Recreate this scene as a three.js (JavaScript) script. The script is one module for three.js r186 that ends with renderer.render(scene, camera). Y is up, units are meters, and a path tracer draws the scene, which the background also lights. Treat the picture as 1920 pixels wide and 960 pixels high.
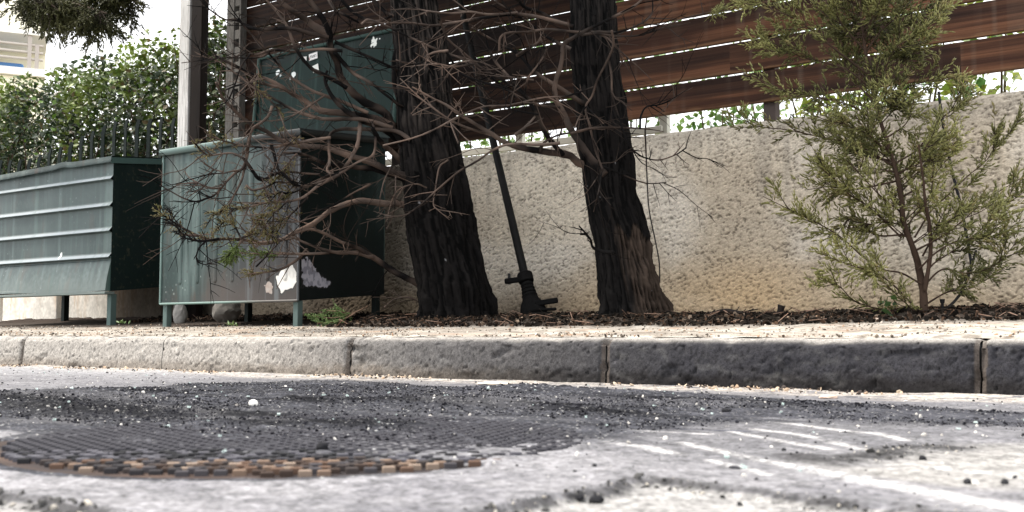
import * as THREE from 'three';
import { mergeGeometries } from 'three/addons/utils/BufferGeometryUtils.js';
import { RoundedBoxGeometry } from 'three/addons/geometries/RoundedBoxGeometry.js';

// ---------------------------------------------------------------- camera, sky, sun, exposure
const scene = new THREE.Scene();
const FPX = 2000, CAMH = 0.146, YAW = THREE.MathUtils.degToRad(35), PITCH = Math.atan(145 / FPX);
const camera = new THREE.PerspectiveCamera(2 * THREE.MathUtils.radToDeg(Math.atan(480 / FPX)), 2, 0.05, 400);
camera.position.set(0, CAMH, 0);
camera.rotation.order = 'YXZ';
camera.rotation.set(PITCH, YAW, 0);
camera.focus = 4.2; camera.userData.fStop = 9;
camera.updateMatrixWorld();
const SUN_DIR = new THREE.Vector3(-0.62, 0.9, 0.34).normalize();
{ // bright overcast sky, brighter towards the hidden sun
  const w = 256, h = 128, data = new Float32Array(w * h * 4);
  for (let j = 0; j < h; j++) for (let i = 0; i < w; i++) {
    const lat = (j + 0.5) / h * Math.PI - Math.PI / 2, lon = (i + 0.5) / w * 2 * Math.PI - Math.PI;
    const y = Math.sin(lat), x = Math.cos(lat) * Math.cos(lon), z = Math.cos(lat) * Math.sin(lon);
    const up = Math.max(y, 0), s = Math.max(0, x * SUN_DIR.x + y * SUN_DIR.y + z * SUN_DIR.z);
    let L = 0.78 + 0.45 * up + 0.7 * Math.pow(s, 5);
    if (y < 0) L = 0.5;
    const k = (j * w + i) * 4;
    data[k] = L * 0.985; data[k + 1] = L * 0.995; data[k + 2] = L * 1.02; data[k + 3] = 1;
  }
  const t = new THREE.DataTexture(data, w, h, THREE.RGBAFormat, THREE.FloatType);
  t.mapping = THREE.EquirectangularReflectionMapping; t.magFilter = t.minFilter = THREE.LinearFilter; t.needsUpdate = true;
  scene.background = t; scene.environment = t;
}
const sun = new THREE.DirectionalLight(0xfff4e6, 2.2);
sun.position.copy(SUN_DIR).multiplyScalar(20); sun.shadow.radius = 24; sun.castShadow = true;
Object.assign(sun.shadow.camera, { left: -10, right: 10, top: 10, bottom: -10, near: 1, far: 60 });
sun.shadow.mapSize.set(2048, 2048);
scene.add(sun, sun.target);
const renderer = new THREE.WebGLRenderer();
renderer.toneMapping = THREE.LinearToneMapping;
renderer.toneMappingExposure = 2.45;
renderer.shadowMap.enabled = true;

// ---------------------------------------------------------------- helpers
let SEED = 12345;
const rnd = () => { SEED = (SEED + 0x6D2B79F5) | 0; let t = Math.imul(SEED ^ (SEED >>> 15), 1 | SEED); t = (t + Math.imul(t ^ (t >>> 7), 61 | t)) ^ t; return ((t ^ (t >>> 14)) >>> 0) / 4294967296; };
const rr = (a, b) => a + (b - a) * rnd();
const seed = (s) => { SEED = s; };
const clamp = (x, a = 0, b = 1) => Math.min(b, Math.max(a, x));
const sstep = (a, b, x) => { const t = clamp((x - a) / (b - a)); return t * t * (3 - 2 * t); };
const lerp = (a, b, t) => a + (b - a) * t;
const h3 = (x, y, z) => { let h = (Math.imul(x, 374761393) + Math.imul(y, 668265263) + Math.imul(z, 1274126177)) | 0; h = Math.imul(h ^ (h >>> 13), 1274126177); return ((h ^ (h >>> 16)) >>> 0) / 4294967296; };
function noise(x, y, z = 0) { // value noise 0..1
  const X = Math.floor(x), Y = Math.floor(y), Z = Math.floor(z); let u = x - X, v = y - Y, w = z - Z;
  u = u * u * (3 - 2 * u); v = v * v * (3 - 2 * v); w = w * w * (3 - 2 * w);
  const L = (z1) => lerp(lerp(h3(X, Y, z1), h3(X + 1, Y, z1), u), lerp(h3(X, Y + 1, z1), h3(X + 1, Y + 1, z1), u), v);
  return w === 0 ? L(Z) : lerp(L(Z), L(Z + 1), w);
}
function fbm(x, y, z = 0, o = 4) { let a = 0.5, s = 0, n = 0; for (let i = 0; i < o; i++) { s += a * noise(x, y, z); n += a; a *= 0.5; x = x * 2.03 + 17.1; y = y * 2.03 + 5.7; z = z * 2.03; } return s / n; }

// a pixel of the photograph (1920 x 960) as a ray, to find where the things stand
const _v = new THREE.Vector3();
function ray(px, py) { return new THREE.Vector3((px - 960) / FPX, (480 - py) / FPX, -1).applyQuaternion(camera.quaternion); }
const at = (px, py, depth) => ray(px, py).multiplyScalar(depth).add(camera.position);
const onD = (px, py, d) => { const r = ray(px, py); return r.multiplyScalar(-d / r.z).add(camera.position); };
const onX = (px, py, x) => { const r = ray(px, py); return r.multiplyScalar(x / r.x).add(camera.position); };
const onY = (px, py, y) => { const r = ray(px, py); return r.multiplyScalar((y - CAMH) / r.y).add(camera.position); };
const depthOf = (p) => -_v.copy(p).applyMatrix4(camera.matrixWorldInverse).z;
const RIGHT = new THREE.Vector3(Math.cos(YAW), 0, -Math.sin(YAW)), FWD = new THREE.Vector3(-Math.sin(YAW), 0, -Math.cos(YAW));

const counts = {};
function numbered(n) { const k = counts[n] = (counts[n] ?? -1) + 1; return k ? n + '_' + String(k).padStart(3, '0') : n; }
function sh(o) { o.castShadow = true; o.receiveShadow = true; return o; }
function tag(o, label, category, group, kind) { if (label) o.userData.label = label; if (category) o.userData.category = category; if (group) o.userData.group = group; if (kind) o.userData.kind = kind; return o; }
function thing(name, label, category, pos, group) { const g = new THREE.Group(); g.name = numbered(name); if (pos) g.position.copy(pos); scene.add(g); return tag(g, label, category, group); }
function part(name, geo, mat, parent, label) { // geometry is in world coordinates of the parent's frame
  const m = sh(new THREE.Mesh(geo, mat)); m.name = name; parent.add(m); if (label) m.userData.label = label; return m;
}
function wpart(name, geo, mat, parent, label) { // geometry given in world coordinates, moved into the thing's frame
  const o = parent.getWorldPosition(new THREE.Vector3()); geo.translate(-o.x, -o.y, -o.z); return part(name, geo, mat, parent, label);
}
function top(name, geo, mat) { const m = sh(new THREE.Mesh(geo, mat)); m.name = numbered(name); scene.add(m); return m; }

class Builder { // triangles with colours
  constructor() { this.p = []; this.n = []; this.c = []; this.uv = []; this.i = []; this.k = 0; }
  v(x, y, z, c, u = 0, w = 0) { this.p.push(x, y, z); this.c.push(c[0], c[1], c[2]); this.uv.push(u, w); return this.k++; }
  tri(a, b, c) { this.i.push(a, b, c); }
  geo() {
    const g = new THREE.BufferGeometry();
    g.setAttribute('position', new THREE.Float32BufferAttribute(this.p, 3));
    g.setAttribute('color', new THREE.Float32BufferAttribute(this.c, 3));
    g.setAttribute('uv', new THREE.Float32BufferAttribute(this.uv, 2));
    g.setIndex(this.i); g.computeVertexNormals(); return g;
  }
}
function tubeInto(B, pts, rads, seg, colf, rough = 0, samples = 0) {
  const n = samples || Math.max(2, pts.length * 4);
  const curve = pts.length > 2 ? new THREE.CatmullRomCurve3(pts, false, 'centripetal') : null;
  const P = [], R = [];
  for (let i = 0; i <= n; i++) { const t = i / n; P.push(curve ? curve.getPoint(t) : pts[0].clone().lerp(pts[1], t)); const f = t * (rads.length - 1), a = Math.min(rads.length - 2, Math.floor(f)); R.push(lerp(rads[a], rads[a + 1], f - a)); }
  let up = new THREE.Vector3(0.13, 1, 0.07), T = new THREE.Vector3(), N = new THREE.Vector3(), Bn = new THREE.Vector3();
  const rows = [];
  for (let i = 0; i <= n; i++) {
    T.copy(P[Math.min(n, i + 1)]).sub(P[Math.max(0, i - 1)]).normalize();
    N.copy(up).addScaledVector(T, -up.dot(T)); if (N.lengthSq() < 1e-6) N.set(1, 0, 0).addScaledVector(T, -T.x); N.normalize(); up = N.clone(); Bn.crossVectors(T, N);
    const row = [];
    for (let j = 0; j < seg; j++) {
      const a = j / seg * Math.PI * 2, c = Math.cos(a), s = Math.sin(a);
      let r = R[i]; if (rough) r *= 1 + rough * (noise(P[i].x * 55 + c * 1.5, P[i].y * 55 + s * 1.5, P[i].z * 55) - 0.5);
      const x = P[i].x + (N.x * c + Bn.x * s) * r, y = P[i].y + (N.y * c + Bn.y * s) * r, z = P[i].z + (N.z * c + Bn.z * s) * r;
      row.push(B.v(x, y, z, colf(x, y, z, i / n), j / seg, i / n));
    }
    rows.push(row);
  }
  for (let i = 0; i < n; i++) for (let j = 0; j < seg; j++) { const a = rows[i][j], b = rows[i][(j + 1) % seg], c = rows[i + 1][j], d = rows[i + 1][(j + 1) % seg]; B.tri(a, b, c); B.tri(b, d, c); }
  for (const [row, pt, fl] of [[rows[0], P[0], 1], [rows[n], P[n], 0]]) { const m = B.v(pt.x, pt.y, pt.z, colf(pt.x, pt.y, pt.z, fl ? 0 : 1)); for (let j = 0; j < seg; j++) fl ? B.tri(m, row[(j + 1) % seg], row[j]) : B.tri(m, row[j], row[(j + 1) % seg]); }
  return P;
}
function tube(pts, rads, seg, col, rough, samples) { const B = new Builder(); const f = typeof col === 'function' ? col : () => col; tubeInto(B, pts, rads, seg, f, rough, samples); return B.geo(); }
function dataTex(w, h, f, srgb = true, wrap = false) { // f(u, v) -> linear rgb or grey
  const d = new Uint8Array(w * h * 4);
  for (let j = 0; j < h; j++) for (let i = 0; i < w; i++) {
    const c = f((i + 0.5) / w, (j + 0.5) / h), k = (j * w + i) * 4;
    for (let q = 0; q < 3; q++) { const x = clamp(Array.isArray(c) ? c[q] : c); d[k + q] = 255 * (srgb ? (x < 0.0031308 ? x * 12.92 : 1.055 * Math.pow(x, 1 / 2.4) - 0.055) : x); }
    d[k + 3] = 255;
  }
  const t = new THREE.DataTexture(d, w, h, THREE.RGBAFormat); t.magFilter = THREE.LinearFilter; t.minFilter = THREE.LinearMipmapLinearFilter; t.generateMipmaps = true;
  if (srgb) t.colorSpace = THREE.SRGBColorSpace; t.wrapS = t.wrapT = wrap ? THREE.RepeatWrapping : THREE.ClampToEdgeWrapping; t.needsUpdate = true; return t;
}
const std = (o) => new THREE.MeshPhysicalMaterial({ roughness: 0.9, metalness: 0, specularIntensity: 0.16, ...o });   // dull, dusty and charred surfaces
const vc = (o) => std({ vertexColors: true, ...o });
const mix3 = (a, b, t) => [lerp(a[0], b[0], t), lerp(a[1], b[1], t), lerp(a[2], b[2], t)];
function box(x0, y0, z0, x1, y1, z1, r = 0) { const g = r ? new RoundedBoxGeometry(x1 - x0, y1 - y0, z1 - z0, 1, r) : new THREE.BoxGeometry(x1 - x0, y1 - y0, z1 - z0); g.translate((x0 + x1) / 2, (y0 + y1) / 2, (z0 + z1) / 2); return g; }
function grid(nx, ny, f) { // f(i / nx, j / ny) -> { p: [x, y, z], c, uv }
  const B = new Builder();
  for (let j = 0; j <= ny; j++) for (let i = 0; i <= nx; i++) { const q = f(i / nx, j / ny); B.v(q.p[0], q.p[1], q.p[2], q.c ?? [1, 1, 1], q.uv?.[0] ?? i / nx, q.uv?.[1] ?? j / ny); }
  for (let j = 0; j < ny; j++) for (let i = 0; i < nx; i++) { const a = j * (nx + 1) + i, b = a + 1, c = a + nx + 1, d = c + 1; B.tri(a, b, d); B.tri(a, d, c); }
  return B.geo();
}
function segDist(x, y, ax, ay, bx, by) { const dx = bx - ax, dy = by - ay, t = clamp(((x - ax) * dx + (y - ay) * dy) / (dx * dx + dy * dy)); return Math.hypot(x - ax - t * dx, y - ay - t * dy); }
function lineDist(x, y, L) { let m = 9; for (let i = 0; i + 1 < L.length; i++) m = Math.min(m, segDist(x, y, L[i][0], L[i][1], L[i + 1][0], L[i + 1][1])); return m; }
function inside(x, y, L) { let c = false; for (let i = 0, j = L.length - 1; i < L.length; j = i++) if ((L[i][1] > y) !== (L[j][1] > y) && x < (L[j][0] - L[i][0]) * (y - L[i][1]) / (L[j][1] - L[i][1]) + L[i][0]) c = !c; return c; }
function sdf(x, y, L) { const d = lineDist(x, y, [...L, L[0]]); return inside(x, y, L) ? -d : d; }
const gnd = (list) => list.map(([px, py]) => { const p = onY(px, py, 0); return [p.x, -p.z]; });   // measured points laid on the road, as [x, distance]

// ---------------------------------------------------------------- layout (metres; d = distance from the camera's side, across the street)
const D_KERB = 2.64, KERB_W = 0.12, D_BIN = 3.45, D_WALL = 4.4, KERB_TOP = 0.134;
const pav = (d) => KERB_TOP + 0.004 + 0.058 * Math.max(0, d - D_KERB - KERB_W);
// ---------------------------------------------------------------- ground far out, road
{
  const t = dataTex(256, 256, (u, v) => { const n = h3(u * 256 | 0, v * 256 | 0, 3); return 0.2 + 0.12 * (n - 0.5); }, true, true); t.repeat.set(400, 400);
  const g = new THREE.PlaneGeometry(400, 400); g.rotateX(-Math.PI / 2); g.translate(0, -0.05, 0);
  tag(top('ground', g, std({ map: t })), 'grey ground reaching out around the street', null, null, 'structure');
}
const MH = gnd([[575, 822]])[0], MH_R = 0.43;
const ASH = gnd([[-300, 742], [0, 738], [180, 730], [330, 722], [520, 716], [640, 714], [800, 726], [930, 728], [1010, 727], [1150, 733], [1350, 741], [1600, 757], [1920, 772], [2300, 788], [2300, 840], [1920, 808], [1700, 797], [1450, 788], [1300, 800], [1190, 822], [1000, 836], [820, 842], [600, 845], [420, 840], [250, 838], [100, 824], [0, 814], [-300, 800]]);
const EDGE1 = gnd([[740, 990], [850, 968], [930, 956], [960, 948], [1025, 934], [1083, 926], [1141, 917], [1187, 900], [1230, 899], [1280, 903], [1357, 914], [1453, 925], [1550, 940], [1627, 948], [1704, 956], [1800, 967], [1960, 985]]);
const EDGE2 = gnd([[-60, 918], [0, 927], [60, 936], [110, 948], [180, 958], [300, 990]]);
const OLD1 = [...EDGE1, ...gnd([[1960, 1600], [740, 1600]])], OLD2 = [...EDGE2, ...gnd([[300, 1600], [-60, 1600]])];
const LOBE = gnd([[1511, 856], [1557, 867], [1607, 858], [1638, 857], [1696, 838], [1777, 841]]);
const PALE = gnd([[1511, 866], [1560, 872], [1640, 860], [1700, 842], [1780, 845], [1860, 830], [2000, 830], [2000, 930], [1760, 915], [1620, 890]]);
const SMUDGE = gnd([[1150, 805], [1400, 782], [1700, 795], [1800, 820], [1690, 835], [1600, 850], [1520, 862], [1440, 872], [1330, 862], [1220, 840]]);
const STREAKS = [[0.006, [[1407, 787], [1492, 794], [1588, 808], [1646, 813], [1696, 825]]], [0.006, [[1419, 804], [1488, 813], [1550, 825], [1615, 842]]], [0.005, [[1365, 808], [1453, 825], [1557, 842]]],
  [0.006, [[1280, 831], [1357, 848], [1415, 860], [1473, 871]]], [0.005, [[1334, 864], [1434, 890]]], [0.011, [[1500, 876], [1627, 902], [1742, 923], [1839, 943], [1940, 958]]], [0.007, [[1760, 876], [1850, 886], [1960, 900]]],
  [0.007, [[1145, 829], [1218, 840], [1264, 852]]], [0.004, [[1000, 800], [1150, 806], [1330, 814]]], [0.004, [[640, 772], [800, 778], [1000, 786]]], [0.003, [[560, 776], [470, 782], [380, 783]]]].map(([w, l]) => [w, gnd(l)]);
const TRACKS = [gnd([[820, 792], [1000, 796], [1200, 803], [1400, 808]]), gnd([[640, 783], [760, 786], [880, 786], [960, 790]])];
const KERBDUST = 0.17;
const heaps = [[992, 738, 0.20, 0.018], [830, 735, 0.16, 0.008], [640, 722, 0.3, 0.008], [560, 757, 0.14, 0.010], [820, 756, 0.25, 0.011], [180, 742, 0.45, 0.010], [60, 770, 0.3, 0.008], [1180, 742, 0.25, 0.008], [1100, 772, 0.2, 0.007], [700, 798, 0.16, 0.008], [520, 800, 0.18, 0.009], [1350, 760, 0.3, 0.006], [410, 795, 0.12, 0.006]].map(([x, y, r, h]) => [...gnd([[x, y]])[0], r, h]);
const BLOTS = [[150, 770, 0.5, 0.18], [40, 750, 0.5, 0.1], [420, 775, 0.35, 0.08], [760, 755, 0.4, 0.07], [560, 757, 0.15, 0.06], [480, 797, 0.14, 0.06], [640, 800, 0.2, 0.05], [720, 795, 0.14, 0.05], [1010, 735, 0.2, 0.05], [1120, 775, 0.2, 0.05], [960, 812, 0.12, 0.04], [300, 740, 0.3, 0.04], [1000, 760, 0.3, 0.05], [1330, 755, 0.35, 0.04]].map(([x, y, a, b]) => [...gnd([[x, y]])[0], a, b]);
function roadInfo(x, d) { // what lies where: masks in metres
  const n1 = fbm(x * 6, d * 14, 2), n2 = fbm(x * 22, d * 40, 5, 3);
  const ash0 = sdf(x, d, ASH) + (n1 - 0.5) * 0.16 + (n2 - 0.5) * 0.05;
  const ash = 1 - sstep(-0.06, 0.05, ash0);
  const wob = (n2 - 0.5) * 0.03 + (n1 - 0.5) * 0.02;
  const o1 = (inside(x, d, OLD1) ? -1 : 1) * lineDist(x, d, EDGE1) + wob, o2 = (inside(x, d, OLD2) ? -1 : 1) * lineDist(x, d, EDGE2) + wob;
  const old = Math.min(o1, o2);
  const mh = Math.hypot(x - MH[0], d - MH[1]) - MH_R + wob * 0.5;
  return { n1, n2, ash, ash0, old, mh };
}
function roadH(x, d, q = roadInfo(x, d)) {
  let h = 0.004 * (fbm(x * 3, d * 3, 9, 2) - 0.5) + 0.0022 * (fbm(x * 60, d * 60, 4, 3) - 0.5);
  h -= 0.008 * (1 - sstep(-0.006, 0.012, q.old));
  h += 0.0015 * Math.exp(-Math.pow((q.old - 0.012) / 0.014, 2)) * q.n2 * 2;
  const lobe = lineDist(x, d, LOBE); h += 0.003 * Math.exp(-lobe * lobe / 0.0009) * q.n2 * 1.6;
  let a = 0; for (const [hx, hd, r, hh] of heaps) { const e = ((x - hx) ** 2 + ((d - hd) * 1.7) ** 2) / (r * r); if (e < 5) a += hh * Math.exp(-e * 1.6); }
  const lump = fbm(x * 45, d * 50, 12, 4);
  h += q.ash * (a * (0.5 + lump) + 0.0045 * Math.max(0, lump - 0.4) + 0.0012);
  if (q.mh < 0.0) { // the cover lies in here, its far half drowned in ash
    const al = (x - MH[0]) * FWD.x - (d - MH[1]) * FWD.z, si = (x - MH[0]) * RIGHT.x - (d - MH[1]) * RIGHT.z;
    const back = sstep(-0.36, -0.20, al + (q.n1 - 0.5) * 0.2 + (q.n2 - 0.5) * 0.1 - 0.20 * sstep(-0.1, -0.36, si) + 0.12 * sstep(0.22, 0.4, si));
    const fill = 0.0012 + 0.010 * (lump - 0.44) + a * 0.6;
    h = lerp(h, lerp(-0.022, fill, back), 1 - sstep(-0.034, -0.02, q.mh + (q.n2 - 0.5) * 0.02));
  }
  const kb = D_KERB - d; if (kb < 0.12) h += 0.008 * sstep(0.12, 0, kb) * fbm(x * 5, d * 12, 3, 3) * 1.4;
  return h;
}
{
  const X0 = -6.2, X1 = 0.6, Dn = 0.45, Df = D_KERB + 0.02;
  const colour = (x, d) => {
    const q = roadInfo(x, d), g = h3(Math.floor(x * 330), Math.floor(d * 330), 1), f = noise(x * 90, d * 90, 1);
    let c = mix3([0.150, 0.148, 0.157], [0.235, 0.231, 0.24], sstep(0.2, 0.8, q.n1 * 0.6 + q.n2 * 0.5));
    c = mix3(c, [0.15, 0.147, 0.16], sstep(0.5, 0.72, fbm(x * 9, d * 9, 51, 4)) * 0.55);
    const st = noise(x * 190, d * 190, 7); let k = 0.56 + 0.6 * g + 0.5 * (f - 0.5); if (st > 0.8) k *= 1.3; else if (st < 0.2) k *= 0.6;
    if (q.old < 0) c = mix3(c, [0.30, 0.293, 0.28], 0.8);
    const pale = sdf(x, d, PALE) + (q.n1 - 0.5) * 0.12; if (pale < 0.04) c = mix3(c, [0.31, 0.30, 0.28], 0.75 * (1 - sstep(-0.05, 0.04, pale)));
    const kd = D_KERB - d, dust = sstep(KERBDUST + 0.1, 0.02, kd + (q.n1 - 0.5) * 0.3); c = mix3(c, [0.52, 0.47, 0.41], 0.75 * dust * sstep(0.35, 0.55, q.n2 + 0.12));
    if (kd > 0.04 && x < -2.6) c = mix3(c, [0.37, 0.37, 0.38], 0.6 * sstep(0.75, 0.2, kd) * sstep(-2.6, -3.6, x));
    const scorch = (1 - sstep(0, 0.42, Math.max(0, q.ash0))) * (0.25 + 0.55 * q.n1); c = mix3(c, [0.10, 0.10, 0.11], clamp(scorch) * 0.75 * sstep(1.1, 1.6, d));
    const sm = sdf(x, d, SMUDGE) + (q.n1 - 0.5) * 0.2; if (sm < 0.12) c = mix3(c, [0.115, 0.114, 0.12], 0.7 * (1 - sstep(-0.1, 0.12, sm)) * (0.6 + 0.5 * q.n2));
    for (const [w, l] of STREAKS) { const e = lineDist(x, d, l) + (q.n2 - 0.5) * w * 1.6; if (e < w * 3.4) c = mix3(c, [0.56, 0.55, 0.54], 0.66 * (1 - sstep(0, w * 3.2, e)) * sstep(0.3, 0.6, q.n2 * 0.8 + q.n1 * 0.35 + 0.25 * (g - 0.5))); }
    for (const l of TRACKS) { const e = lineDist(x, d, l); if (e < 0.02) c = mix3(c, [0.03, 0.035, 0.06], 0.8 * (1 - sstep(0.004, 0.014, e))); }
    const rub = Math.max(Math.exp(-Math.pow((q.old - 0.004) / 0.008, 2)), 1.15 * Math.exp(-Math.pow(lineDist(x, d, LOBE) / 0.03, 2))); c = mix3(c, [0.05, 0.049, 0.05], clamp(rub * (q.n2 * 2.4 - 0.25)) * 0.92);
    if (q.mh < 0) q.ash = Math.max(q.ash, 1 - sstep(0.12, 0.36, (x - MH[0]) * RIGHT.x - (d - MH[1]) * RIGHT.z + (q.n1 - 0.5) * 0.3));
    if (q.ash > 0) {
      const l = fbm(x * 30, d * 34, 12, 4), pat = fbm(x * 2.2, d * 5, 31, 3);
      let blk = 0; for (const [bx, bd, rx, rd] of BLOTS) { const e = ((x - bx) / rx) ** 2 + ((d - bd) / rd) ** 2; if (e < 4) blk = Math.max(blk, Math.exp(-e * 1.3)); }
      let a = mix3([0.004, 0.0045, 0.0065], [0.074, 0.076, 0.090], sstep(0.34, 0.66, l * 0.45 + pat * 0.4 + (g - 0.5) * 0.35)); a = mix3(a, [0.047, 0.0475, 0.054], 0.5 * sstep(-2.6, -1.6, x)); a = mix3(a, [0.007, 0.0072, 0.009], clamp(blk * 1.3 + (q.n2 - 0.5) * 0.7 - 0.1));
      if (g > 0.992) a = [0.40, 0.40, 0.38]; else if (g > 0.95) a = mix3(a, [0.2, 0.195, 0.19], 0.6);
      c = mix3(c, a, q.ash * (0.78 + 0.22 * sstep(0.35, 0.5, pat))); k = lerp(k, 0.6 + 0.45 * f + 0.4 * g, q.ash);
    }
    return [c[0] * k, c[1] * k, c[2] * k];
  };
  const map = dataTex(2048, 1024, (u, v) => colour(lerp(X0, X1, u), lerp(Dn, Df, v)));
  const bump = dataTex(512, 512, (u, v) => { const i = u * 512 | 0, j = v * 512 | 0; return 0.6 * h3(i >> 1, j >> 1, 8) + 0.4 * h3(i, j, 9); }, false, true);
  bump.repeat.set((X1 - X0) / 0.9, (Df - Dn) / 0.9);
  const g = grid(800, 260, (u, v) => { const x = lerp(X0, X1, u), d = lerp(Dn, Df, v); return { p: [x, roadH(x, d), -d], uv: [u, v] }; });
  g.deleteAttribute('color');
  const road = top('road', g, std({ map, bumpMap: bump, bumpScale: 0.0016, roughness: 0.86 }));
  tag(road, 'pale grey asphalt road with a dark burnt patch and white scrape streaks', null, null, 'structure');
  // the road goes on to both sides and behind the camera
  const t = dataTex(256, 256, (u, v) => 0.3 + 0.12 * (h3(u * 256 | 0, v * 256 | 0, 3) - 0.5), true, true); t.repeat.set(30, 30);
  const P = (x0, x1, d0, d1) => { const q = new THREE.PlaneGeometry(x1 - x0, d1 - d0); q.rotateX(-Math.PI / 2); q.translate((x0 + x1) / 2, -0.006, -(d0 + d1) / 2); return q; };
  part('road_surface', mergeGeometries([P(-60, X0, -6, Df), P(X1, 60, -6, Df), P(X0, X1, -6, Dn)]), std({ map: t }), road);
}
// ---------------------------------------------------------------- kerb stones
{
  const kerb = new THREE.Group(); kerb.name = 'kerb'; kerb.userData.kind = 'structure'; tag(kerb, 'row of worn concrete kerb stones, pale on the left and sooty on the right'); scene.add(kerb);
  const J = [35, 300, 648, 1130, 1835].map((px) => onD(px, 690, D_KERB).x);
  const step = (J[4] - J[0]) / 4; const joints = [J[0] - 2 * step, J[0] - step, ...J, J[4] + step, J[4] + 2 * step];
  const map = dataTex(1024, 128, (u, v) => { const n = fbm(u * 330, v * 40, 3, 4), g = h3(u * 1024 | 0, v * 128 | 0, 5); let k = 0.56 + 0.55 * n + 0.55 * (g - 0.5); if (g > 0.985) k *= 1.5; if (g < 0.02) k *= 0.4; return [0.82 * k, 0.82 * k, 0.82 * k]; }, true, true);
  const m = vc({ map, roughness: 0.95 });
  joints.slice(0, -1).forEach((xa, i) => {
    const gap = [0.003, 0.016, 0.002, 0.0008, 0.003, 0.004, 0.003, 0.004, 0.005][i], xb = joints[i + 1], x0 = xa + gap, x1 = xb - 0.002, tilt = (h3(i, 2, 2) - 0.5) * 0.004;
    const Lp = 0.11; // profile: foot, face, rounded arris, top
    const prof = (t) => t < 0.45 ? [D_KERB + 0.012 * t / 0.45, lerp(-0.05, KERB_TOP - 0.032, t / 0.45)] : t < 0.7 ? (() => { const a = (t - 0.45) / 0.25 * Math.PI / 2; return [D_KERB + 0.012 + 0.032 * (1 - Math.cos(a)), KERB_TOP - 0.032 + 0.032 * Math.sin(a)]; })() : [lerp(D_KERB + 0.044, D_KERB + KERB_W, (t - 0.7) / 0.3), KERB_TOP];
    const g = grid(240, 64, (u, v) => {
      const x = lerp(x0, x1, u); let [d, y] = prof(v); const e = Math.min(u, 1 - u) * step, gr = h3(Math.floor(x * 260), Math.floor(y * 300), i), sp = noise(x * 120, y * 130, 3);
      const chip = Math.max(0, fbm(x * 14, y * 30, i, 3) - 0.56) * sstep(0.45, 0.6, v) * sstep(0.75, 0.6, v) * 0.05;
      const end = ((i === 2 && u > 0.5) || (i === 3 && u < 0.5) ? 0.12 : 1) * sstep(0.02, 0, e) * (0.010 + 0.03 * Math.max(0, noise(x * 50, y * 40, 4) - 0.35));
      const pit = Math.max(0, noise(x * 80, y * 100, 6) - 0.8) * 0.04 + Math.max(0, fbm(x * 9, y * 22, 9, 3) - 0.64) * 0.06;
      const rough = 0.0045 * (fbm(x * 40, y * 55 + d * 20, 1, 4) - 0.5) + 0.006 * (fbm(x * 3, y * 6, 1, 2) - 0.5);
      const face = v < 0.7 ? 1 : 0.3; d += (chip + end + pit + rough * -1) * face; y -= chip * 0.6 + end * 0.5 * (v > 0.5) + (v >= 0.7 ? 0.004 * fbm(x * 20, d * 20, 1, 3) : 0) + tilt * (u - 0.5);
      const pale = sstep(-2.0, -3.3, x), n = 0.45 * fbm(x * 4, y * 9, 3, 4) + 0.55 * fbm(x * 44, y * 60, 8, 4), dark = sstep(-2.5, -1.1, x);
      let c = mix3([0.135, 0.13, 0.128], [0.42, 0.395, 0.36], clamp(pale + (n - 0.5) * 0.55));
      c = mix3(c, [0.036, 0.036, 0.042], clamp(dark * 0.95 + (n - 0.5) * 0.4 * (1 - pale)));
      const low = sstep(0.055, 0.02, y + (n - 0.5) * 0.05); c = mix3(c, mix3([0.20, 0.17, 0.14], [0.018, 0.0165, 0.016], sstep(-2.6, -1.6, x)), low * lerp(0.8, 0.6, pale));
      { const q = (0.82 + 0.36 * gr) * (sp > 0.84 ? 1.3 : sp < 0.16 ? 0.6 : 1); c = [c[0] * q, c[1] * q, c[2] * q]; }
      const arris = sstep(0.52, 0.66, v); c = mix3(c, [0.50, 0.47, 0.43], arris * 0.85 * sstep(0.25, 0.5, n + 0.1));
      const rub = Math.max(0, fbm(x * 34 + y * 20, y * 70, 20, 3) - 0.62) * 5; c = mix3(c, [0.36, 0.355, 0.34], clamp(rub) * 0.12);
      if (end > 0.006) c = mix3(c, [0.12, 0.1, 0.085], 0.7);
      return { p: [x, y, -d], c, uv: [x * 0.6, (y + d) * 5] };
    });
    const ends = [x0 + 0.012, x1 - 0.012].map((x) => { const q = new THREE.PlaneGeometry(0.1, 0.17); q.rotateY(Math.PI / 2); q.translate(x, 0.035, -(D_KERB + 0.07)); const c = new Float32Array(12).fill(0.2); q.setAttribute('color', new THREE.BufferAttribute(c, 3)); return q; });
    part('kerb_stone', mergeGeometries([g, ...ends]), m, kerb);
  });
}
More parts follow.
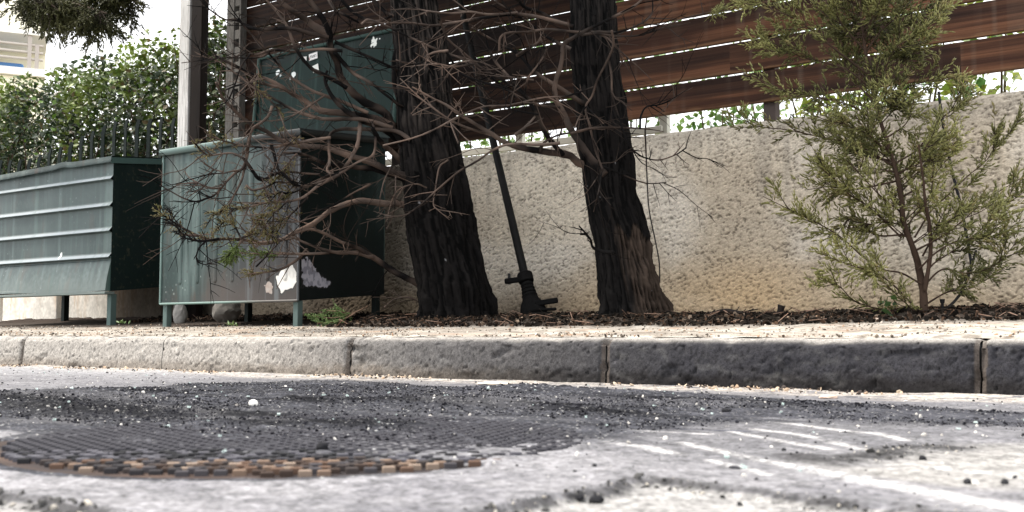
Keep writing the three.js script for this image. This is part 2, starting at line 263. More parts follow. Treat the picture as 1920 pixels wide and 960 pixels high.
// ---------------------------------------------------------------- pavement and soil
const soilEdge = (x) => 3.36 + 0.10 * (fbm(x * 3, 1.5, 4, 3) - 0.5) + sstep(-1.35, -0.9, x) * 0.25 + sstep(-3.3, -3.7, x) * 0.7;
const bedH = (x, d) => { const e = d - soilEdge(x), a = sstep(0, 0.25, e); return pav(Math.min(d, soilEdge(x) + 0.5 )) + a * (0.004 + 0.022 * fbm(x * 2.5, d * 4, 3, 3) + 0.022 * (fbm(x * 26, d * 26, 6, 4) - 0.4)); };
{
  const X0 = -7.4, X1 = 0.8;
  const map = dataTex(2048, 512, (u, v) => {
    const x = lerp(X0, X1, u), d = lerp(2.74, 4.6, v), n = fbm(x * 4, d * 7, 3, 4), n2 = fbm(x * 26, d * 40, 8, 3), g = h3(u * 2048 | 0, v * 512 | 0, 4);
    let c = mix3([0.34, 0.305, 0.265], [0.50, 0.465, 0.41], sstep(0.3, 0.7, n)); let k = 0.62 + 0.4 * g + 0.6 * (n2 - 0.4);
    c = mix3(c, [0.13, 0.11, 0.09], clamp((n2 - 0.5) * 6) * 0.8);
    c = mix3(c, [0.50, 0.34, 0.24], clamp((fbm(x * 7, d * 12, 40, 3) - 0.6) * 4) * 0.5);
    const s = d - soilEdge(x) + (n2 - 0.5) * 0.22; c = mix3(c, [0.05, 0.038, 0.03], sstep(-0.1, 0.08, s) * 0.95);
    const binShade = sstep(3.35, 3.6, d + (n - 0.5) * 0.2) * sstep(-3.2, -3.6, x); c = mix3(c, [0.04, 0.03, 0.024], binShade * 0.92);  // shade under the bins painted into the ground colour
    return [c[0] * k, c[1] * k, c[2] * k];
  });
  const g = grid(760, 150, (u, v) => { const x = lerp(X0, X1, u), d = lerp(2.752, 4.6, v); return { p: [x, bedH(x, d) + 0.007 * (fbm(x * 20, d * 20, 2, 4) - 0.5) - 0.004 * (v < 0.01) , -d], uv: [u, (d - 2.74) / 1.86] }; });
  g.deleteAttribute('color');
  const pv = tag(top('pavement', g, std({ map, roughness: 0.97 })), 'narrow worn concrete pavement turning to dark soil along the wall', null, null, 'structure');
  const far = dataTex(128, 128, (u, v) => 0.45 + 0.1 * (h3(u * 128 | 0, v * 128 | 0, 3) - 0.5), true, true); far.repeat.set(40, 2);
  const P = (x0, x1) => { const q = new THREE.PlaneGeometry(x1 - x0, 1.84); q.rotateX(-Math.PI / 2); q.translate((x0 + x1) / 2, 0.17, -3.68); return q; };
  part('pavement_surface', mergeGeometries([P(-60, X0), P(X1, 60)]), std({ map: far }), pv);
  const kb = (x0, x1) => box(x0, -0.05, -D_KERB - KERB_W, x1, KERB_TOP, -D_KERB, 0.02);
  part('kerb_run', mergeGeometries([kb(-60, -7.42), kb(1.45, 60)]), std({ color: 0x9a958e }), scene.getObjectByName('kerb'));
  const gd = new THREE.PlaneGeometry(120, 40); gd.rotateX(-Math.PI / 2); gd.translate(0, 0.2, -24.6);
  tag(top('garden_ground', gd, std({ color: new THREE.Color().setRGB(0.2, 0.17, 0.1) })), 'garden soil behind the wall and the fence', null, null, 'structure');
}
// ---------------------------------------------------------------- rough rendered wall
const WALL_X0 = onD(440, 400, D_WALL).x, WALL_X1 = 2.2, WALL_TOP = 1.07;
{
  const Lx = WALL_X1 - WALL_X0, Y0 = 0.1, H = WALL_TOP - Y0;
  const stain = gnd([[1, 1]]) && onD(1400, 560, D_WALL);
  const relief = (x, y) => { const a = fbm(x * 88 + 0.7 * fbm(x * 9, y * 9, 1, 2), y * 120, 1, 3), b = fbm(x * 150, y * 190, 2, 2), e = fbm(x * 16, y * 22, 6, 2); return 0.5 * a + 0.36 * b + 0.14 * e; };
  const map = dataTex(2048, 512, (u, v) => {
    const x = WALL_X0 + Lx * u, y = Y0 + H * v, n = fbm(x * 1.6, y * 2.4, 7, 4), r = relief(x, y), g = h3(u * 2048 | 0, v * 512 | 0, 6);
    let c = mix3([0.44, 0.37, 0.28], [0.64, 0.57, 0.465], sstep(0.25, 0.75, n * 0.7 + (y - 0.2) * 0.35));
    c = mix3(c, [0.50, 0.37, 0.225], 0.6 * sstep(0.5, 0.2, y + (n - 0.5) * 0.3) );
    const drip = fbm(x * 22, y * 1.4, 33, 3) * sstep(0.35, 1.0, y); c = mix3(c, [0.27, 0.24, 0.20], clamp((drip - 0.42) * 4) * 0.4); const blot = fbm(x * 3.2, y * 4, 71, 3); c = mix3(c, [0.66, 0.61, 0.54], clamp((blot - 0.55) * 4) * 0.5);
    const ex = (x - stain.x) / 0.3, ey = (y - stain.y) / 0.16; c = mix3(c, [0.66, 0.47, 0.27], 0.55 * Math.exp(-ex * ex - ey * ey));
    const soot = Math.max(Math.max(sstep(-3.5, -3.9, x + (n - 0.5) * 0.3) * 0.85, 0), 0.9 * Math.exp(-Math.pow((x + 3.0) / 0.3, 2) - Math.pow((y - 0.2) / 0.17, 2))); c = mix3(c, [0.09, 0.075, 0.06], 0.85 * soot);  // soot at the pole foot; behind the bins the dark is painted-in shade
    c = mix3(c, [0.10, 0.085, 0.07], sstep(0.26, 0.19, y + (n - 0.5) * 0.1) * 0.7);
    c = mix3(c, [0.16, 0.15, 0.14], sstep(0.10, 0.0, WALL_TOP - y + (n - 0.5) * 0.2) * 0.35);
    let k = 0.50 + 0.95 * r + 0.4 * (g - 0.5); if (r < 0.40) k *= lerp(0.6, 1, sstep(0.33, 0.40, r)); if (g > 0.985) k *= 1.35;
    return [c[0] * k, c[1] * k, c[2] * k];
  });
  const nx = 1270, ny = 230;
  const front = grid(nx, ny, (u, v) => { const x = WALL_X0 + Lx * u, y = Y0 + H * v, e = sstep(1, 0.985, v); const r = relief(x, y); return { p: [x, y + (1 - e) * 0.006 * (noise(x * 30, 3, 1) - 0.5), -D_WALL + (0.0115 * (r - 0.5) - 0.003 * (r < 0.38)) * e - 0.008 * (1 - e)], uv: [u, v] }; });
  front.deleteAttribute('color');
  const capg = grid(400, 10, (u, v) => { const x = WALL_X0 + Lx * u; return { p: [x, WALL_TOP + (v === 0 ? 0.006 * (noise(x * 30, 3, 1) - 0.5) : 0.006 * fbm(x * 30, v * 6, 2, 3)), -D_WALL - 0.008 - v * 0.18], uv: [u, 0.93 + 0.04 * v] }; }); capg.deleteAttribute('color');
  const wall = thing('garden_wall', 'low rough rendered garden wall, sandy grey, under the slatted fence', 'wall', new THREE.Vector3((WALL_X0 + WALL_X1) / 2, 0.1, -D_WALL));
  wpart('render_coat', front, std({ map, roughness: 0.97 }), wall); wpart('coping', capg, std({ map, roughness: 0.97 }), wall);
  wpart('core', box(WALL_X0, 0.0, -D_WALL - 0.185, WALL_X1, WALL_TOP - 0.012, -D_WALL - 0.03), std({ color: 0x8a8278 }), wall);
}
// ---------------------------------------------------------------- slatted fence on the wall
const GREEN = [0.045, 0.085, 0.075];
{
  const wood = (s) => dataTex(1024, 128, (u, v) => { // one board length of 3 m, 0.13 m high
    const x = u * 3, y = v * 0.14, n = fbm(x * 1.5, y * 60, s, 4), gr = fbm(x * 5 + 3 * fbm(x, y * 12, s, 2), y * 330, s + 2, 3), st = fbm(x * 14, y * 3, s + 5, 3), g = h3(u * 1024 | 0, v * 128 | 0, s);
    let c = mix3([0.075, 0.034, 0.024], [0.20, 0.088, 0.052], sstep(0.3, 0.7, n)); c = mix3(c, [0.035, 0.02, 0.017], sstep(0.5, 0.72, fbm(x * 1.2, y * 9, s + 9, 3)) * 0.8);
    const drip = Math.max(0, noise(x * 40, 1, s) - 0.7) * 3 * noise(x * 3, y * 12, s + 3); c = mix3(c, [0.30, 0.23, 0.19], clamp(drip) * 0.28);
    c = mix3(c, [0.30, 0.16, 0.09], sstep(0.12, 0.02, v + (st - 0.5) * 0.15) * 0.5);
    const k = 0.55 + 0.8 * gr + 0.15 * (g - 0.5); return [c[0] * k * 0.27, c[1] * k * 0.31, c[2] * k * 0.315];
  });
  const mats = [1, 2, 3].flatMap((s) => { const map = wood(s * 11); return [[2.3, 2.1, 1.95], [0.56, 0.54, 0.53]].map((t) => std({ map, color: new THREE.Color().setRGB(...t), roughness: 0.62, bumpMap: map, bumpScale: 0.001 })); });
  const bright = mats.filter((_, i) => i % 2 === 0), dim = mats.filter((_, i) => i % 2 === 1);  // one wood tinted twice: sunlit lower right boards, the rest painted as shaded
  const xs = [onD(448, 100, D_WALL).x, onD(735, 100, D_WALL).x, onD(1120, 100, D_WALL).x, onD(1437, 205, D_WALL).x]; // board ends and the posts behind
  const spans = [[xs[0], xs[2]], [xs[2], xs[2] + 2.6]];
  const fence = thing('slatted_fence', 'tall fence of dark brown horizontal boards with bright gaps above the rendered wall', 'fence', new THREE.Vector3(-2, WALL_TOP, -D_WALL - 0.06));
  for (let r = 0; r < 10; r++) spans.forEach(([a, b], si) => {
    const y0 = 1.157 + r * 0.1465, hgt = 0.1375, n = 30;
    const g = new RoundedBoxGeometry(b - a - 0.004, hgt, 0.022, 2, 0.004);
    g.translate((a + b) / 2, y0 + hgt / 2, -D_WALL - 0.02);
    const p = g.attributes.position, uv = g.attributes.uv; const off = h3(r, si, 1) * 0.6, flip = h3(r, si, 2) > 0.5;
    const sag = (h3(r, si, 7) - 0.5) * 0.008;
    for (let i = 0; i < p.count; i++) { const x = p.getX(i), y = p.getY(i); uv.setXY(i, (x - a) / 3 * (flip ? -1 : 1) + off, clamp((y - y0) / hgt, 0.01, 0.99)); p.setY(i, y + sag * ((x - a) / (b - a) - 0.5)); }
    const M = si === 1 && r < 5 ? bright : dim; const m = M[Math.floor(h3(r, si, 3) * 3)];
    m.map.wrapS = THREE.RepeatWrapping;
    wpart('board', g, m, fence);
  });
  for (const x of [xs[1], xs[3], xs[3] + 1.35]) wpart('post', box(x - 0.028, WALL_TOP - 0.02, -D_WALL - 0.09, x + 0.028, 2.65, -D_WALL - 0.034, 0.004), std({ color: new THREE.Color().setRGB(0.07, 0.055, 0.05), roughness: 0.7 }), fence);
}
// ---------------------------------------------------------------- posts at the left end of the fence
{
  const d = 4.28, mk = (pxa, pxb, pya, deep) => { const a = onD(pxa, pya, d), b = onD(pxb, pya, d); return [a.x, b.x]; };
  const [a0, a1] = mk(332, 351, 250), [b0, b1] = mk(354, 374, 250);
  const galv = std({ map: dataTex(64, 512, (u, v) => { const n = fbm(u * 6, v * 50, 3, 4), s = fbm(u * 12, v * 9, 6, 3); let c = mix3([0.40, 0.395, 0.38], [0.62, 0.61, 0.59], n); if (s > 0.62) c = mix3(c, [0.14, 0.13, 0.12], 0.6); return c; }), roughness: 0.55, metalness: 0.25 });
  const pole = thing('metal_pole', 'pale grey galvanised square pole beside the brown post, behind the bins', 'pole', new THREE.Vector3((a0 + a1) / 2, 0.15, -d));
  const w = a1 - a0;
  wpart('shaft', box(a0, 0.12, -d - 0.05, a1, 3.1, -d, 0.006), galv, pole);
  wpart('cap', box(a0 - 0.004, 3.1, -d - 0.054, a1 + 0.004, 3.115, -d + 0.004, 0.003), galv, pole);
  const brown = std({ map: dataTex(128, 512, (u, v) => { const n = fbm(u * 40, v * 6, 4, 4), k = fbm(u * 8, v * 20, 7, 3); return mix3([0.005, 0.0034, 0.0028], [0.013, 0.0085, 0.0066], n * k * 2); }), roughness: 0.7 });
  const post = thing('brown_post', 'dark brown square post standing beside the pale metal pole', 'post', new THREE.Vector3((b0 + b1) / 2, 0.15, -d));
  wpart('shaft', box(b0, 0.12, -d - 0.055, b1, 3.2, -d, 0.005), brown, post);
  wpart('cap', box(b0 - 0.006, 3.2, -d - 0.061, b1 + 0.006, 3.22, -d + 0.006, 0.003), brown, post);
  // grey end post with open rungs at the end of the boards
  const d2 = 4.36, c0 = onD(424, 100, d2).x, c1 = onD(450, 100, d2).x, cw = c1 - c0;
  const grey = std({ map: dataTex(64, 512, (u, v) => { const n = fbm(u * 10, v * 90, 5, 4); return mix3([0.05, 0.047, 0.043], [0.19, 0.18, 0.165], n); }), roughness: 0.8, metalness: 0.1 });
  const lat = thing('lattice_post', 'weathered grey steel post with rungs at the left end of the boards', 'post', new THREE.Vector3((c0 + c1) / 2, 0.15, -d2));
  wpart('stile', box(c0, 0.12, -d2 - 0.05, c0 + cw * 0.52, 3.0, -d2, 0.003), grey, lat);
  wpart('stile', box(c1 - cw * 0.1, 0.12, -d2 - 0.05, c1, 3.0, -d2, 0.002), grey, lat);
  for (let y = 0.4, i = 0; y < 2.95; y += 0.105, i++) wpart('rung', box(c0 + cw * 0.5, y, -d2 - 0.045, c1 - cw * 0.08, y + 0.055 + 0.02 * h3(i, 1, 1), -d2 - 0.006, 0.003), grey, lat);
}
// ---------------------------------------------------------------- green metal bins
const M_LEG = vc({ roughness: 0.6, metalness: 0.15 });
function binPaint(seedN, f) { // f(u, v, base) lets a face add its own soot, bare patches and painted-in sheen and shade
  return (W, H, res) => dataTex(Math.round(W * res), Math.round(H * res), (u, v) => {
    const x = u * W, y = v * H, n = fbm(x * 5, y * 3.5, seedN, 4), g = fbm(x * 70, y * 55, seedN + 3, 3), st = fbm(x * 30, y * 2.2, seedN + 6, 3);
    let c = mix3([0.013, 0.028, 0.026], [0.032, 0.052, 0.049], sstep(0.3, 0.7, n)); c = mix3(c, [0.10, 0.14, 0.133], sstep(0.5, 0.75, st) * 0.5); c = mix3(c, [0.04, 0.062, 0.058], sstep(0.55, 0.75, g) * 0.45);
    const ru = fbm(x * 16, y * 5, seedN + 21, 4); c = mix3(c, [0.075, 0.042, 0.025], clamp((ru - 0.6) * 7) * 0.5 * (0.35 + sstep(0.25, 0.0, y))); c = mix3(c, [0.02, 0.026, 0.025], sstep(0.12, 0.0, y + (n - 0.5) * 0.12) * 0.55);
    const sp = h3(Math.floor(x * 150), Math.floor(y * 110), seedN + 2); if (sp > 0.993) c = mix3(c, [0.3, 0.35, 0.33], 0.5 * noise(x * 6, y * 6, 2)); if (sp < 0.008) c = mix3(c, [0.05, 0.05, 0.05], 0.7);
    return f ? f(x, y, c, n, g) : c;
  });
}
const BARE = [0.66, 0.66, 0.64];
{ // bin 2: burnt at its right corner, its lid standing open
  const FL = onD(302, 500, D_BIN).x, FR = onD(560, 500, D_BIN).x, W = FR - FL, DEP = 0.588, YB = 0.296, YT = 1.075, TILT = 0.045, DB = D_BIN + DEP;
  const bin = thing('waste_bin', 'green waste bin with open lid, scorched black at its right corner, behind dead branches', 'waste bin', new THREE.Vector3((FL + FR) / 2, pav(D_BIN + 0.3), -(D_BIN + DEP / 2)));
  const H = YT - YB;
  const soot = (x, n, y) => sstep(W * 0.40, W * 0.80, x + (n - 0.5) * 0.34 - (y - 0.25) * 0.22) * 0.93;
  const pt = (px, py) => { const p = onD(px, py, D_BIN); return [p.x - FL, p.y - YB]; };
  const P1 = [[548, 498], [556, 510], [556, 528], [548, 540], [536, 543], [528, 550], [520, 535], [518, 520], [527, 508], [538, 498]].map(([a, b]) => pt(a, b)), P2 = [[497, 535], [505, 528], [512, 538], [508, 550], [500, 548]].map(([a, b]) => pt(a, b));
  const front = binPaint(3, (x, y, c, n, g) => {
    const s = soot(x, n, y); c = mix3(c, [0.012, 0.0125, 0.014], s); const low = sstep(0.30, 0.0, y + (n - 0.5) * 0.25) * sstep(W * 0.25, W * 0.45, x) * 0.8; c = mix3(c, [0.06, 0.05, 0.045], low);
    const drip = fbm(x * 60, y * 3, 30, 2); c = mix3(c, [0.13, 0.15, 0.16], clamp((drip - 0.62) * 4) * s * 0.5);
    const b = sdf(x, y, P1) + (g - 0.5) * 0.012, b2 = sdf(x, y, P2) + (g - 0.5) * 0.025; if (b < 0) c = mix3([0.34, 0.34, 0.325], [0.56, 0.56, 0.535], sstep(0.3, 0.65, n + (g - 0.5) * 0.3)); else if (b < 0.008) c = [0.03, 0.03, 0.03]; if (b2 < 0.002) c = mix3([0.34, 0.32, 0.30], [0.2, 0.14, 0.11], g); return c;
  })(W, H, 560);
  const sp = (px, py) => { const p = onX(px, py, FR); return [-p.z - D_BIN, p.y - YB]; };
  const P3 = [[566, 488], [576, 486], [584, 497], [593, 512], [604, 524], [619, 532], [619, 542], [598, 541], [580, 540], [567, 536]].map(([a, b]) => sp(a, b));
  const side = binPaint(5, (x, y, c, n, g) => { c = mix3(c, [0.005, 0.009, 0.0085], 0.94 - 0.45 * sstep(0.2, 0.55, x + (n - 0.5) * 0.3) * sstep(0.2, 0.6, y)); c = mix3(c, [0.008, 0.0095, 0.0095], sstep(0.3, 0.1, y + (n - 0.5) * 0.2) * 0.7); const b = sdf(x, y, P3) + (g - 0.5) * 0.03; if (b < 0) c = mix3([0.36, 0.355, 0.40], [0.2, 0.2, 0.235], sstep(0.4, 0.62, g)); else if (b < 0.008) c = [0.02, 0.02, 0.02]; return c; })(DEP, H, 560);
  const fm = std({ map: front, roughness: 0.5, specularIntensity: 0.5, bumpMap: front, bumpScale: 0.0006 }), sm = std({ map: side, roughness: 0.55 });
  const dent = (u, v) => 0.009 * (fbm(u * 3, v * 3, 1, 3) - 0.5);
  const fg = grid(60, 40, (u, v) => ({ p: [FL + W * u, YB + H * v, -D_BIN + dent(u, v) * Math.min(1, 20 * u, 20 * (1 - u)) ], uv: [u, v] })); fg.deleteAttribute('color'); wpart('front_panel', fg, fm, bin);
  const sg = grid(40, 40, (u, v) => ({ p: [FR + dent(u + 3, v) * Math.min(1, 20 * u, 20 * (1 - u)), YB + TILT * u + H * v, -D_BIN - DEP * u], uv: [u, v] })); sg.deleteAttribute('color'); wpart('side_panel', sg, sm, bin, 'soot-black right side with a bare metal triangle');
  const inner = std({ color: new THREE.Color().setRGB(0.06, 0.09, 0.08), roughness: 0.7 });
  const sheetL = new THREE.BoxGeometry(0.004, H, DEP); sheetL.translate(FL + 0.002, YB + H / 2 + TILT / 2, -D_BIN - DEP / 2 - 0.003); wpart('side_panel', sheetL, inner, bin);
  const back = new THREE.BoxGeometry(W, H, 0.004); back.translate((FL + FR) / 2, YB + TILT + H / 2, -DB + 0.003); wpart('back_panel', back, inner, bin);
  const floor = new THREE.BoxGeometry(W - 0.01, 0.004, DEP - 0.01); floor.rotateX(Math.atan(TILT / DEP)); floor.translate((FL + FR) / 2, YB + TILT / 2 + 0.006, -D_BIN - DEP / 2); wpart('floor_panel', floor, inner, bin);
  // pressed ribs, rounded at both ends, in the paint of the panel
  for (let i = 0; i < 7; i++) {
    const q = onD(342 + i * 32.5, 325, D_BIN), w = 0.016, y0 = YB + 0.11, y1 = YB + H - 0.155; const x = q.x;
    const s = new THREE.CapsuleGeometry(w, y1 - y0, 4, 12); s.scale(1, 1, 0.42); s.translate(x, (y0 + y1) / 2, -D_BIN - 0.001);
    const pp = s.attributes.position, uv = s.attributes.uv; for (let k = 0; k < pp.count; k++) uv.setXY(k, (pp.getX(k) - FL) / W, (pp.getY(k) - YB) / H); wpart('pressed_rib', s, fm, bin);
  }
  // folded rim
  const rimMat = vc({ roughness: 0.45, specularIntensity: 0.6 });
  const rim = (x0, y0, d0, x1, y1, d1, w, ca, cb, name = 'rim') => wpart(name, tube([new THREE.Vector3(x0, y0, -d0), new THREE.Vector3(x1, y1, -d1)], [w, w], 10, (x) => mix3(ca, cb, sstep(FL + W * 0.45, FL + W * 0.8, x)), 0, 24), rimMat, bin);
  const G1 = [0.12, 0.18, 0.167], DK = [0.018, 0.021, 0.021];
  const flange = (x0, x1, d0, d1, ya, yb, c0, c1) => { const B = new Builder(); const n = 20; for (let i = 0; i <= n; i++) { const t = i / n, x = lerp(x0, x1, t), d = lerp(d0, d1, t), y = lerp(ya, yb, t), c = mix3(c0, c1, sstep(0.35, 0.75, t)); const nx = d1 === d0 ? 0 : 0.02, nz = d1 === d0 ? 0.02 : 0; [[0, -0.006, 0.5], [1, -0.016, 0.5], [1, 0.012, 1], [0.85, 0.018, 1], [-0.6, 0.018, 1]].forEach(([o, h, k]) => B.v(x + nx * o, y + h, -d + nz * o, [c[0] * k, c[1] * k, c[2] * k])); if (i) for (let j = 0; j < 4; j++) { const a = (i - 1) * 5 + j, b = a + 1, e = i * 5 + j, f = e + 1; B.tri(a, e, b); B.tri(b, e, f); } } return B.geo(); };
  wpart('rim', flange(FL - 0.012, FR + 0.016, D_BIN, D_BIN, YT, YT, G1, DK), rimMat, bin);
  wpart('rim', flange(FR, FR, D_BIN - 0.014, DB, YT, YT + TILT, DK, DK), rimMat, bin);
  wpart('rim', flange(FL, FR, DB - 0.02, DB - 0.02, YT + TILT, YT + TILT, DK, DK), rimMat, bin);
  rim(FL + 0.004, YB, D_BIN - 0.003, FR - 0.002, YB, D_BIN - 0.003, 0.006, [0.13, 0.2, 0.18], [0.07, 0.065, 0.06], 'bottom_seam');
  rim(FL + 0.002, YB, D_BIN - 0.002, FL + 0.002, YT, D_BIN - 0.002, 0.006, G1, G1, 'corner_seam'); rim(FR, YB, D_BIN - 0.002, FR, YT, D_BIN - 0.002, 0.006, DK, [0.07, 0.075, 0.08], 'corner_seam');
  const leg = (x, d, yb) => { const B = box(x - 0.016, pav(d) - 0.03, -d - 0.016, x + 0.016, yb + 0.002, -d + 0.016, 0.003); const n = B.attributes.position.count, c = new Float32Array(n * 3); for (let i = 0; i < n; i++) { const f = (d > D_BIN + 0.2 ? 0.12 : 1) * (0.75 + 0.5 * fbm(B.attributes.position.getX(i) * 30, B.attributes.position.getY(i) * 20, d)); c.set([0.085 * f, 0.12 * f, 0.113 * f], i * 3); } B.setAttribute('color', new THREE.BufferAttribute(c, 3)); wpart('leg', B, M_LEG, bin); };  // rear legs darkened: the shade under the bin is in their colour
  leg(FL + 0.028, D_BIN + 0.024, YB); leg(FR - 0.026, D_BIN + 0.024, YB); leg(FL + 0.03, DB - 0.03, YB + TILT); leg(FR - 0.03, DB - 0.03, YB + TILT);
  // open lid leaning up at the back
  const LX0 = FL - 0.012, LX1 = FR + 0.045, L0 = YT + TILT + 0.02, LH = 0.575, lean = 0.05, LW = LX1 - LX0;
  const lp = (px, py) => { const p = onD(px, py, DB + 0.03); return [p.x - LX0, p.y - L0]; };
  const SC = lp(694, 78), lidTex = binPaint(9, (x, y, c, n, g) => { c = mix3([0.004, 0.013, 0.011], [0.009, 0.022, 0.019], n); const st = fbm(x * 60, y * 2, 3, 2); c = mix3(c, [0.025, 0.05, 0.044], clamp((st - 0.62) * 5) * 0.6); c = mix3(c, [0.018, 0.02, 0.02], sstep(0.16, 0.02, y + (n - 0.5) * 0.15) * 0.5 + 0.6 * sstep(0.1, 0.0, LH - y)); const e = Math.hypot((x - SC[0]) / 0.024, (y - SC[1]) / 0.030) + (g - 0.5) * 1.6; if (e < 0.9) c = [0.72, 0.74, 0.70]; for (const [px, py, r] of [[515, 134, 0.016], [545, 138, 0.018], [540, 146, 0.011], [705, 70, 0.006], [520, 139, 0.008]]) { const q = lp(px, py); if (Math.hypot(x - q[0], y - q[1]) + (g - 0.5) * 0.02 < r) c = [0.66, 0.7, 0.68]; } return c; })(LW, LH, 400);
  const lidM = std({ map: lidTex, roughness: 0.5 });
  const lg = grid(30, 16, (u, v) => ({ p: [LX0 + LW * u, L0 + LH * v, -DB - 0.012 - lean * v - dent(u * 2, v)], uv: [u, v] })); lg.deleteAttribute('color');
  const lid = wpart('lid', lg, lidM, bin, 'open dark green lid with paper stickers');
  const lidP = (name, g, m) => { const w = bin.getWorldPosition(new THREE.Vector3()); g.translate(-w.x, -w.y, -w.z); return part(name, g, m, lid); };
  const edge = vc({ roughness: 0.5 }), E = [0.035, 0.062, 0.055];
  lidP('rim', mergeGeometries([[LX0, L0, 0, LX0, L0 + LH, 1], [LX1, L0, 0, LX1, L0 + LH, 1], [LX0, L0 + LH, 1, LX1, L0 + LH, 1]].map(([a, b, s, c, e, t]) => tube([new THREE.Vector3(a, b, -DB - 0.006 - lean * s), new THREE.Vector3(c, e, -DB - 0.006 - lean * t)], [0.011, 0.011], 8, E))), edge);
  const hing = []; for (const t of [0.12, 0.5, 0.88]) { const x = LX0 + LW * t; const g = new THREE.CylinderGeometry(0.014, 0.014, 0.09, 12); g.rotateZ(Math.PI / 2); g.translate(x, L0 - 0.006, -DB - 0.004); hing.push(g); }
  for (const g of hing) wpart('hinge', g, std({ color: 0x26302d, roughness: 0.5, metalness: 0.5 }), bin);
  const cv = document.createElement('canvas'); cv.width = 160; cv.height = 88; const cx = cv.getContext('2d'); cx.fillStyle = '#dcdcda'; cx.fillRect(0, 0, 160, 88); cx.strokeStyle = '#8a8a8a'; cx.lineWidth = 3; cx.strokeRect(4, 4, 152, 80); cx.fillStyle = '#15181a'; cx.font = 'bold 50px sans-serif'; cx.fillText('TM61', 18, 62); cx.fillStyle = '#7c2a2a'; cx.fillRect(2, 40, 12, 40);
  const tx = new THREE.CanvasTexture(cv); tx.colorSpace = THREE.SRGBColorSpace;
  const stick = (px, py, w, h, rot, m) => { const q = lp(px, py), y = L0 + q[1]; const g = new RoundedBoxGeometry(w, h, 0.0016, 1, 0.0007); g.rotateZ(rot); g.translate(LX0 + q[0], y, -DB - 0.012 - lean * q[1] / LH + 0.006); return lidP('sticker', g, m); };
  const g0 = stick(582, 104, 0.066, 0.038, 0.10, std({ map: tx, roughness: 0.6 })); g0.userData.label = 'white printed sticker';
  stick(566, 109, 0.03, 0.026, -0.1, std({ color: 0xd2cfcc })); stick(588, 127, 0.044, 0.040, 0.2, std({ color: 0xd8d9d4 }));
}
{ // bin 1: shut, horizontal pressed ridges
  const d = 3.66, XR = onD(210, 450, d).x, XL = XR - 1.32, W = 1.32, DEP = 0.56, YB = 0.385, YT = 1.145, TILT = 0.06;
  const bin = thing('waste_bin', 'shut green metal waste bin with four horizontal ridges at the left edge', 'waste bin', new THREE.Vector3((XL + XR) / 2, pav(d + 0.25), -(d + DEP / 2)));
  const H = YT - YB; const yR = [334, 384, 431, 480].map((py) => onD(210, py, d).y);
  const tex = binPaint(13, (x, y, c, n, g) => { c = mix3(c, [0.13, 0.155, 0.16], 0.2); c = mix3(c, [0.2, 0.24, 0.225], sstep(0.18, 0.0, y + (g - 0.5) * 0.1) * 0.45); for (const r of yR) { const t = (y + YB - r) / 0.02; if (t > -0.4 && t < 0.8) c = mix3(c, [0.27, 0.31, 0.335], 0.8 * sstep(-0.4, -0.2, t) * sstep(0.85, 0.5, t)); } const w = Math.hypot((x - (W - 0.5)) / 0.012, (y - 0.222) / 0.022) + (g - 0.5); if (w < 0.9) c = [0.7, 0.72, 0.7]; const s = fbm(x * 40, y * 2.4, 60, 2); return mix3(c, [0.08, 0.12, 0.11], clamp((s - 0.6) * 4) * 0.5); })(W, H, 420);  // bluish sky sheen painted on the upward slopes of the ridges
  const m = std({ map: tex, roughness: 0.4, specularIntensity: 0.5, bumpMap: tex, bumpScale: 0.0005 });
  const prof = (y) => { let o = 0; for (const r of yR) { const t = (y - r) / 0.02; if (t > -0.7 && t < 1) o = Math.max(o, 0.024 * (t < -0.35 ? (t + 0.7) / 0.35 : 1 - (t + 0.35) / 1.35)); } const f = yR[3] - 0.024; if (y < f) { const s = (f - y) / (f - YB); o += 0.004 + 0.05 * s * (1 - 0.35 * s); } return o; };
  const fg = grid(40, 260, (u, v) => { const y = YB + H * v; return { p: [XL + W * u, y + 0.006 * Math.sin(u * 7) * (v < 0.02), -d + prof(y) + 0.004 * (fbm(u * 5, v * 4, 1) - 0.5)], uv: [u, v] }; }); fg.deleteAttribute('color');
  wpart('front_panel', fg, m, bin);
  const dark = std({ map: binPaint(15, (x, y, c, n, g) => mix3(mix3(c, [0.006, 0.012, 0.011], 0.94), [0.06, 0.055, 0.035], clamp((g - 0.66) * 5) * 0.5))(DEP, H, 300), roughness: 0.7 });  // near-black green holds the shade of the narrow gap between the bins
  const sg = grid(6, 6, (u, v) => ({ p: [XR, YB + H * v + TILT * u, -d - DEP * u + 0.003 * (u === 0)], uv: [u, v] })); sg.deleteAttribute('color'); wpart('side_panel', sg, dark, bin, 'right side painted dark for the shade between the bins');
  // the cheek that closes the bulge of the lower flap
  const ck = new Builder(); const N = 16; for (let i = 0; i <= N; i++) { const y = YB + (yR[3] - YB) * i / N; ck.v(XR - 0.001, y, -d, GREEN); ck.v(XR - 0.001, y, -d + prof(y) - 0.001, [0.1, 0.14, 0.13]); if (i) { const a = i * 2; ck.tri(a - 2, a - 1, a); ck.tri(a - 1, a + 1, a); } } wpart('flap_cheek', ck.geo(), vc({ roughness: 0.5 }), bin);
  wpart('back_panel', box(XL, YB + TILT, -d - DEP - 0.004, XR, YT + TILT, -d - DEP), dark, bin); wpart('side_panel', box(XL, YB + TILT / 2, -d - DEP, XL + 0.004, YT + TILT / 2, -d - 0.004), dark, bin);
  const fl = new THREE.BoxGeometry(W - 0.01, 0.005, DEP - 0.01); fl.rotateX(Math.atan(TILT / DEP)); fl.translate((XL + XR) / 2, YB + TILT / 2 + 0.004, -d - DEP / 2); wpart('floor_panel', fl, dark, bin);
  // lid: a bent sheet with a folded edge, slightly buckled
  const lidM = std({ map: binPaint(17)(W, DEP, 200), roughness: 0.45 });
